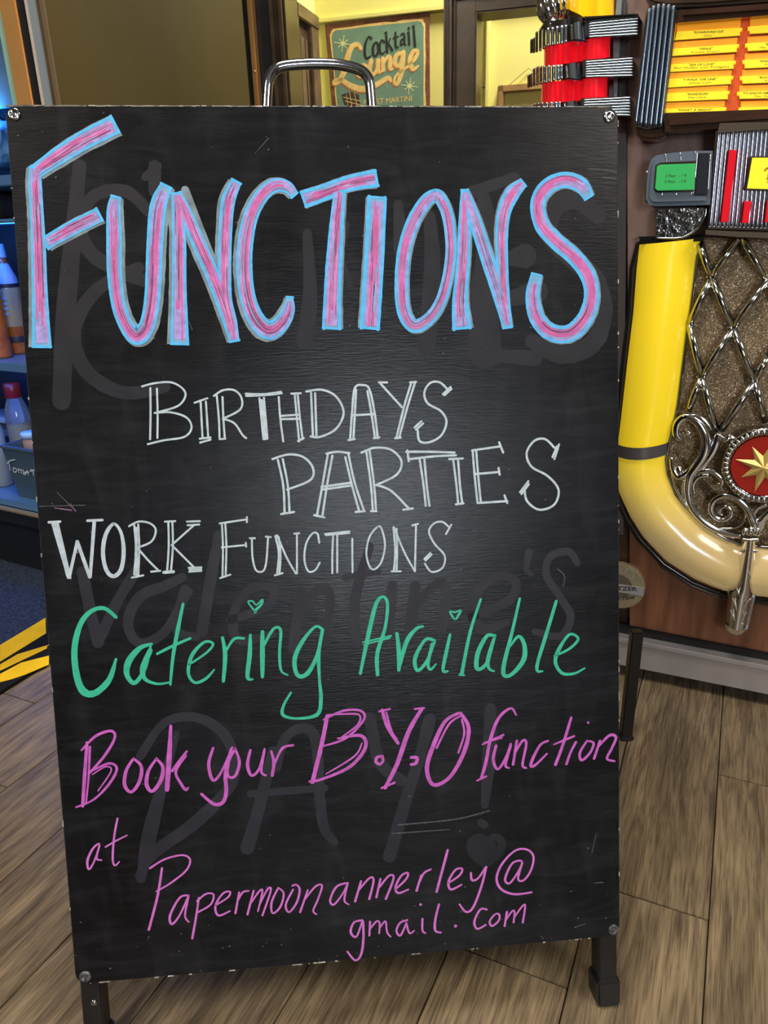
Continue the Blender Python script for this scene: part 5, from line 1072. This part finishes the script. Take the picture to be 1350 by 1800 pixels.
# title rack
RK = bpy.data.objects.new('title_rack', None)
bk_ = jprism('title_rack', [(470, 150), (1900, 60), (1900, 1100), (372, 1100)], K2, .0, .030, redback, label='rack of yellow song title strips on an orange-red backing')
jprism('rack_bottom_bar', [(360, 1066), (1350, 1030), (1900, 1010), (1900, 1180), (1350, 1185), (360, 1250)], K2, .0, .060, rackwood, .008, bk_)
jprism('rack_top_bar', [(480, 84), (1350, 20), (1900, -20), (1900, 92), (1350, 132), (480, 205)], K2, .0, .060, rackwood, .008, bk_)
jprism('rack_arch', [(180, -60), (190, 0), (260, 42), (400, 62), (700, 56), (1350, 8), (1900, -40), (1900, -160), (180, -160)], K2, .0, .045, dark_wood, .004, bk_)
rows = [((485, 300), (1105, 262), (1080, 335), (470, 378)), ((460, 460), (1075, 418), (1050, 490), (445, 528)), ((430, 610), (1045, 575), (1020, 650), (420, 680)), ((410, 750), (1020, 720), (995, 795), (400, 830)), ((390, 885), (985, 862), (965, 940), (385, 962)), ((380, 1032), (955, 1018), (945, 1078), (378, 1090))]
rows2 = [((1160, 252), (1700, 215), (1700, 290), (1178, 318)), ((1135, 412), (1700, 378), (1700, 452), (1160, 482)), ((1110, 570), (1700, 545), (1700, 620), (1130, 647)), ((1085, 725), (1700, 702), (1700, 770), (1108, 792)), ((1058, 872), (1700, 855), (1700, 925), (1080, 937)), ((1072, 1022), (1700, 1005), (1700, 1070), (1075, 1078))]
songs = [('"RUNAROUND SUE"', 'Dion', 645, 935, 740, 818), ('"VENUS"', 'Frankie Avalon', 695, 828, 618, 888), ('"SEA OF LOVE"', 'Phil Phillips and Twilights', 598, 845, 452, 985), ('"I WALK THE LINE"', 'Johnny Cash', 545, 868, 590, 805), ('"RAINDROPS"', 'Dee Clark', 583, 790, 590, 765), ('"WHAT A NIGHT"', '', 492, 830, 0, 0)]
for ri, (rw, (t1, t2, x0, x1, x2, x3)) in enumerate(zip(rows, songs)):
    TLp, TRp, BRp, BLp = rw
    yt = lambda x: TLp[1]+(TRp[1]-TLp[1])*(x-TLp[0])/(TRp[0]-TLp[0])
    o_top = (TLp[1]-(62 if ri else 80)); o_tr = (TRp[1]-(62 if ri else 85))
    jprism('strip_holder', [(TLp[0]+4, o_top), (TRp[0]-14, o_tr), (TRp[0]-22, TRp[1]+4), (TLp[0]-2, TLp[1]+4)], K2, .030, .036, orangep, .0006, bk_)
    so = jprism('title_strip', [TLp, (TRp[0]-26, TRp[1]+2), TRp, (TRp[0]-4, TRp[1]+24), (BRp[0]+2, TRp[1]+26), BRp, BLp, (BLp[0]+8, TLp[1]+30)], K2, .030, .040, stripy, .0006, bk_)
    jprism('strip_shadow_gap', [(BLp[0], BLp[1]+2), (BRp[0], BRp[1]+2), (BRp[0], BRp[1]+12), (BLp[0], BLp[1]+12)], K2, .030, .037, mat('strip_brown', (.16, .06, .01), .5), 0, bk_)
    bm = bmesh.new(); yy = yt(700); sl_ = (TRp[1]-TLp[1])/(TRp[0]-TLp[0])*.5
    text_on(bm, JF, t1, (x0, yy+30-sl_*0), (x1, yy+30+sl_*(x1-x0)), 20, .0407, K2, .25, .012)
    if t2: text_on(bm, JF, t2, (x2, yy+60), (x3, yy+60+sl_*(x3-x2)), 17, .0407, K2, .35, .0)
    o = bmo('title_print', bm, ink, bk_); o['label'] = 'typed song title '+t1.strip('"')
s2 = [('', ''), ('"B', 'The'), ('"WHAT', 'Don'), ('"ROCK', 'Bo'), ('"TO KNOW HIM', 'The Te'), ('', '')]
px2 = [(0, 0, 0, 0), (1325, 1362, 1268, 1325), (1268, 1372, 1318, 1375), (1265, 1370, 1318, 1355), (1108, 1365, 1218, 1352), (0, 0, 0, 0)]
for ri, (rw, (t1, t2), (x0, x1, x2, x3)) in enumerate(zip(rows2, s2, px2)):
    TLp, TRp, BRp, BLp = rw
    jprism('strip_holder', [(TLp[0]+20, TLp[1]-(60 if ri else 78)), (TRp[0], TRp[1]-(60 if ri else 78)), (TRp[0], TRp[1]+4), (TLp[0]+18, TLp[1]+4)], K2, .030, .036, orangep, .0006, bk_)
    jprism('title_strip', [TLp, TRp, BRp, BLp, (BLp[0]-4, TLp[1]+30), (TLp[0]-4, TLp[1]+28)], K2, .030, .040, stripy, .0006, bk_)
    jprism('strip_shadow_gap', [(BLp[0], BLp[1]+2), (BRp[0], BRp[1]+2), (BRp[0], BRp[1]+12), (BLp[0], BLp[1]+12)], K2, .030, .037, MATS['strip_brown'], 0, bk_)
    if t1:
        bm = bmesh.new(); y_ = TLp[1]+(TRp[1]-TLp[1])*(1300-TLp[0])/(TRp[0]-TLp[0])
        text_on(bm, JF, t1, (x0, y_+28), (x1, y_+26), 20, .0407, K2, .25, .012); text_on(bm, JF, t2, (x2, y_+57), (x3, y_+55), 17, .0407, K2, .35, 0)
        bmo('title_print', bm, ink, bk_)
# chrome pilaster at the rack's left
pil = jprism('rack_pilaster', [(190, 110), (250, 75), (290, 48), (470, 62), (482, 90), (440, 500), (350, 1200), (200, 1225), (90, 1200), (78, 1140), (130, 600)], K2, .0, .058, chrome_dark, .004)
tops = [(222, 98), (262, 72), (308, 58), (356, 56), (404, 62), (452, 72)]; bots = [(98, 1170), (145, 1185), (190, 1190), (238, 1195), (286, 1195), (332, 1190)]
for (xt, yt_), (xb, yb_) in zip(tops, bots):
    bm = bmesh.new(); tube(bm, jt([(xt, yt_, 26), (xt-2, yt_+30, 46), ((xt+xb)/2, (yt_+yb_)/2, 47), (xb+3, yb_-60, 46), (xb, yb_-10, 40), (xb-2, yb_+12, 24)], K2, .062, cs=5.4), 10); bmo('pilaster_rib', bm, mat('pilaster_steel', (.20, .25, .31), .25, 1), pil, smooth=True)
jprism('pilaster_foot', [(90, 1200), (100, 1290), (150, 1325), (240, 1335), (330, 1320), (372, 1290), (378, 1200)], K2, .0, .048, rackwood, .004, pil)
# corner column: red sleeves, chrome bands, finial
def wrapcol(name, xs, yt_, yb_, ds, m_, cp, label=None):
    bm = bmesh.new(); T = []; Bt = []; n = len(xs)
    P = cr([(xs[i], yt_[i], yb_[i], ds[i]) for i in range(n)], 5)
    for x, a, b_, d in P:
        q = JF.px(*cp(x, a), max(d, -.2)); p2 = JF.px(*cp(x, b_), d); T.append(bm.verts.new((q.x, q.y, d))); Bt.append(bm.verts.new((p2.x, p2.y, d)))
    for i in range(len(T)-1): bm.faces.new((Bt[i], Bt[i+1], T[i+1], T[i]))
    o = bmo(name, bm, m_, JB, smooth=True)
    if label: o['label'] = label
    return o
prx = [330, 345, 400, 460, 500, 545, 600, 640, 700, 735, 800, 870, 940, 1005, 1015]
prd = [-.02, .0, .022, .028, .020, .030, .022, .002, .002, .024, .036, .040, .036, .026, -.005]
yl = lambda x, x0, y0, x1, y1: y0+(y1-y0)*(x-x0)/(x1-x0)
wrapcol('red_sleeve', prx, [yl(x, 330, 470, 1010, 370) for x in prx], [yl(x, 330, 690, 1010, 590) for x in prx], prd, redpl, K1, 'upper red plastic sleeve')
wrapcol('red_sleeve', [x-28 for x in prx], [yl(x, 330, 850, 1010, 790) for x in prx], [yl(x, 330, 1070, 1010, 1015) for x in prx], prd, redpl, K1, 'lower red plastic sleeve')
wrapcol('red_sleeve', [x-50 for x in prx], [yl(x, 330, 1180, 1010, 1150) for x in prx], [yl(x, 330, 1600, 1010, 1580) for x in prx], prd, redpl, K1, 'lowest red plastic sleeve')
ytm = mat('amber_tube', (.9, .50, .01), .15, emit=(1, .52, .01), es=.5, coat=.5)
wrapcol('amber_column', [590, 610, 700, 745, 800, 900, 1000, 1045, 1055], [-250]*9, [100, 110, 150, 185, 185, 175, 170, 165, 160], [0, .02, .035, .02, .03, .042, .03, .015, -.005], ytm, K1, 'glowing amber light column')
def band(x_r, yt0, yt1, yb0, yb1, n, x_l, bead, vr):
    base = bmesh.new(); prism(base, jl([(x_l-25, yt0+2), (x_r-15, yt1+4), (x_r-20, yb1-4), (x_l-25, yb0-2)], K1, .03), .0, .040)
    bo = bmo('chrome_band', base, chrome_dark, JB); bo['label'] = 'chrome band around the corner column'
    for i in range(n):
        f = (i+.5)/n; y0 = yt0+(yb0-yt0)*f; y1 = yt1+(yb1-yt1)*f; w_ = abs(yb0-yt0)/n*1.02
        bm = bmesh.new(); tube(bm, jt([(x_l, y0, w_*.5), (x_l+20, y0-1, w_), ((x_l+x_r)/2, (y0+y1)/2, w_), (x_r-25, y1, w_), (x_r-4, y1, w_*.5)], K1, .044, cs=5.87), 8); bmo('band_rib', bm, chrome_blue, bo, smooth=True)
    b0, b1, b2, b3 = bead
    A = jl([b0, b3], K1, .05); B = jl([b1, b2], K1, .05); bm = bmesh.new(); loft(bm, [A[0], A[1]], [B[0], B[1]], .036, .020, 12, .6)
    prism(bm, [A[0], B[0], B[1], A[1]], .0, .036); bmo('band_bead', bm, chrome_blue, bo, smooth=False)
    for (x, y0, y1, w_, d_) in vr:
        bm = bmesh.new(); tube(bm, jt([(x, y0, w_*.55), (x, y0+14, w_), (x, (y0+y1)/2, w_), (x, y1-14, w_), (x, y1, w_*.55)], K1, d_, cs=5.87), 8); bmo('band_flute', bm, chrome_blue if x > 340 else chrome_dark, bo, smooth=True)
vr1 = [(200, 400, 550, 30, -.06), (226, 385, 548, 30, -.045), (255, 325, 540, 32, -.02), (292, 300, 528, 36, 0), (330, 290, 508, 38, .012), (372, 285, 485, 42, .024), (418, 280, 474, 44, .034), (466, 270, 466, 46, .040), (514, 262, 458, 46, .044), (556, 256, 442, 40, .044)]
band(1300, 205, 150, 395, 370, 7, 800, ((580, 265), (752, 213), (765, 415), (588, 405)), vr1)
vr2 = [(172, 765, 905, 30, -.06), (198, 752, 900, 30, -.045), (228, 700, 890, 32, -.02), (262, 685, 882, 36, 0), (298, 680, 872, 38, .012), (338, 676, 862, 42, .024), (382, 672, 850, 44, .034), (430, 670, 842, 46, .040), (476, 668, 832, 46, .044), (512, 665, 820, 40, .044)]
band(1250, 628, 590, 805, 795, 7, 765, ((530, 680), (702, 640), (715, 820), (538, 800)), vr2)
vr3 = [(x-20, y0+380, y1+380, w_, d_) for x, y0, y1, w_, d_ in vr2]
band(1225, 1022, 995, 1200, 1205, 7, 745, ((510, 1075), (685, 1028), (700, 1215), (520, 1200)), vr3)
# chrome shoulder above band 1
wrapcol('shoulder_cap', [330, 400, 480, 560, 575, 600, 680, 750, 770], [250, 215, 205, 195, 170, 150, 175, 165, 165], [300, 285, 270, 262, 262, 262, 230, 212, 205], [.0, .02, .03, .035, .03, .03, .045, .04, .02], chrome_dark, K1)
jprism('band_shelf', [(745, 168), (1060, 150), (1300, 140), (1300, 158), (760, 215)], K1, .0, .048, blackgloss, .002)
# fluted finial
c0 = JF.px(*K1(445, 50), .0); rad = (JF.px(*K1(625, 50), 0)-c0).length*1.0
bm = bmesh.new(); rings = []
for i in range(19):
    ph = math.pi*i/18-.5*math.pi; row = []
    for k in range(72):
        th_ = 2*math.pi*k/72+ph*.35; rr_2 = rad*(1+.07*math.cos(16*(th_-ph*.35)))*math.cos(ph*.97)
        row.append(bm.verts.new((c0.x+rr_2*math.cos(th_), c0.y+rad*1.05*math.sin(ph)+.0, .0+rr_2*math.sin(th_))))
    rings.append(row)
for i in range(18):
    for k in range(72): bm.faces.new((rings[i][k], rings[i+1][k], rings[i+1][(k+1) % 72], rings[i][(k+1) % 72]))
o = bmo('fluted_finial', bm, chrome, JB, smooth=True); o['label'] = 'chrome fluted finial'
bm = bmesh.new(); q = JF.px(*K1(420, 235), 0)
tube(bm, [(q.x+.004, q.y+.012, 0, .016), (q.x+.004, q.y-.004, .0, .020), (q.x+.002, q.y-.012, .0, .022)], 20); bmo('finial_neck', bm, chrome_dark, JB, smooth=True)
# maker's badge
pb = JF.px(1088, 1030, .01); rb_ = (JF.px(1088, 992, .01)-pb).length
bm = bmesh.new()
def disc(bm, r, d0, d1, bev=0, n=40): prism(bm, [(pb.x+r*math.cos(2*math.pi*i/n), pb.y+r*math.sin(2*math.pi*i/n)) for i in range(n)], d0, d1, bev)
disc(bm, rb_*1.05, 0, .012, .002); bg_ = bmo('round_badge', bm, mat('badge_gold', (.36, .30, .18), .35, .5, var=.1), JB); bg_['label'] = 'round gold and silver maker badge'
bm = bmesh.new(); disc(bm, rb_*.55, .01, .0128); bmo('badge_centre', bm, mat('badge_brown', (.09, .07, .05), .4), bg_)
bm = bmesh.new(); u0 = JF.px(1045, 1033, .013); u1 = JF.px(1129, 1033, .013); hh = rb_*.19
prism(bm, [(pb.x-rb_*1.02, pb.y-hh-.003), (pb.x+rb_*1.02, pb.y-hh-.003), (pb.x+rb_*1.02, pb.y+hh-.003), (pb.x-rb_*1.02, pb.y+hh-.003)], .012, .0136); bmo('badge_band', bm, mat('badge_silver', (.5, .5, .5), .3, .6), bg_)
bm = bmesh.new(); text_on(bm, JF, 'WURLITZER', (-205, 882), (200, 894), 34, .014, J3, 0, .02); text_on(bm, JF, 'One More Time', (-190, 1010), (180, 962), 38, .0128, J3, .3, .01)
o = bmo('badge_lettering', bm, ink, bg_); o['label'] = 'black lettering across the round badge'
bm = bmesh.new()
for s_ in ([(70, 700, 8), (90, 690, 8), (110, 715, 8), (90, 740, 8)], [(100, 720, 10), (130, 700, 10), (170, 740, 10), (150, 790, 10), (120, 760, 8)], [(60, 740, 6), (50, 720, 6), (60, 700, 6)], [(140, 720, 5), (160, 760, 5), (180, 780, 5)]):
    ribbon(bm, L3(JF, cr(s_), J3, .0128, 8, 5), .0126)
bmo('badge_scroll', bm, MATS['badge_silver'], bg_)

# slim black post between the chalkboard and the jukebox
pf_ = floor_px(1099, 1296); pe = (floor_px(1109, 1296)-floor_px(1089, 1296)); hw_ = pe.length/2
t = thing('black_post', 'slim black floor post between the chalkboard edge and the jukebox base', 'post', Matrix.Translation(pf_))
bm = bmesh.new(); box(bm, -hw_, hw_, -.008, .008, .004, .215, .002); bmo('post_shaft', bm, blackgloss, t)
bm = bmesh.new(); box(bm, -hw_-.002, hw_+.002, -.012, .012, 0, .008, .002); bmo('post_foot', bm, MATS['rubber_black'], t)
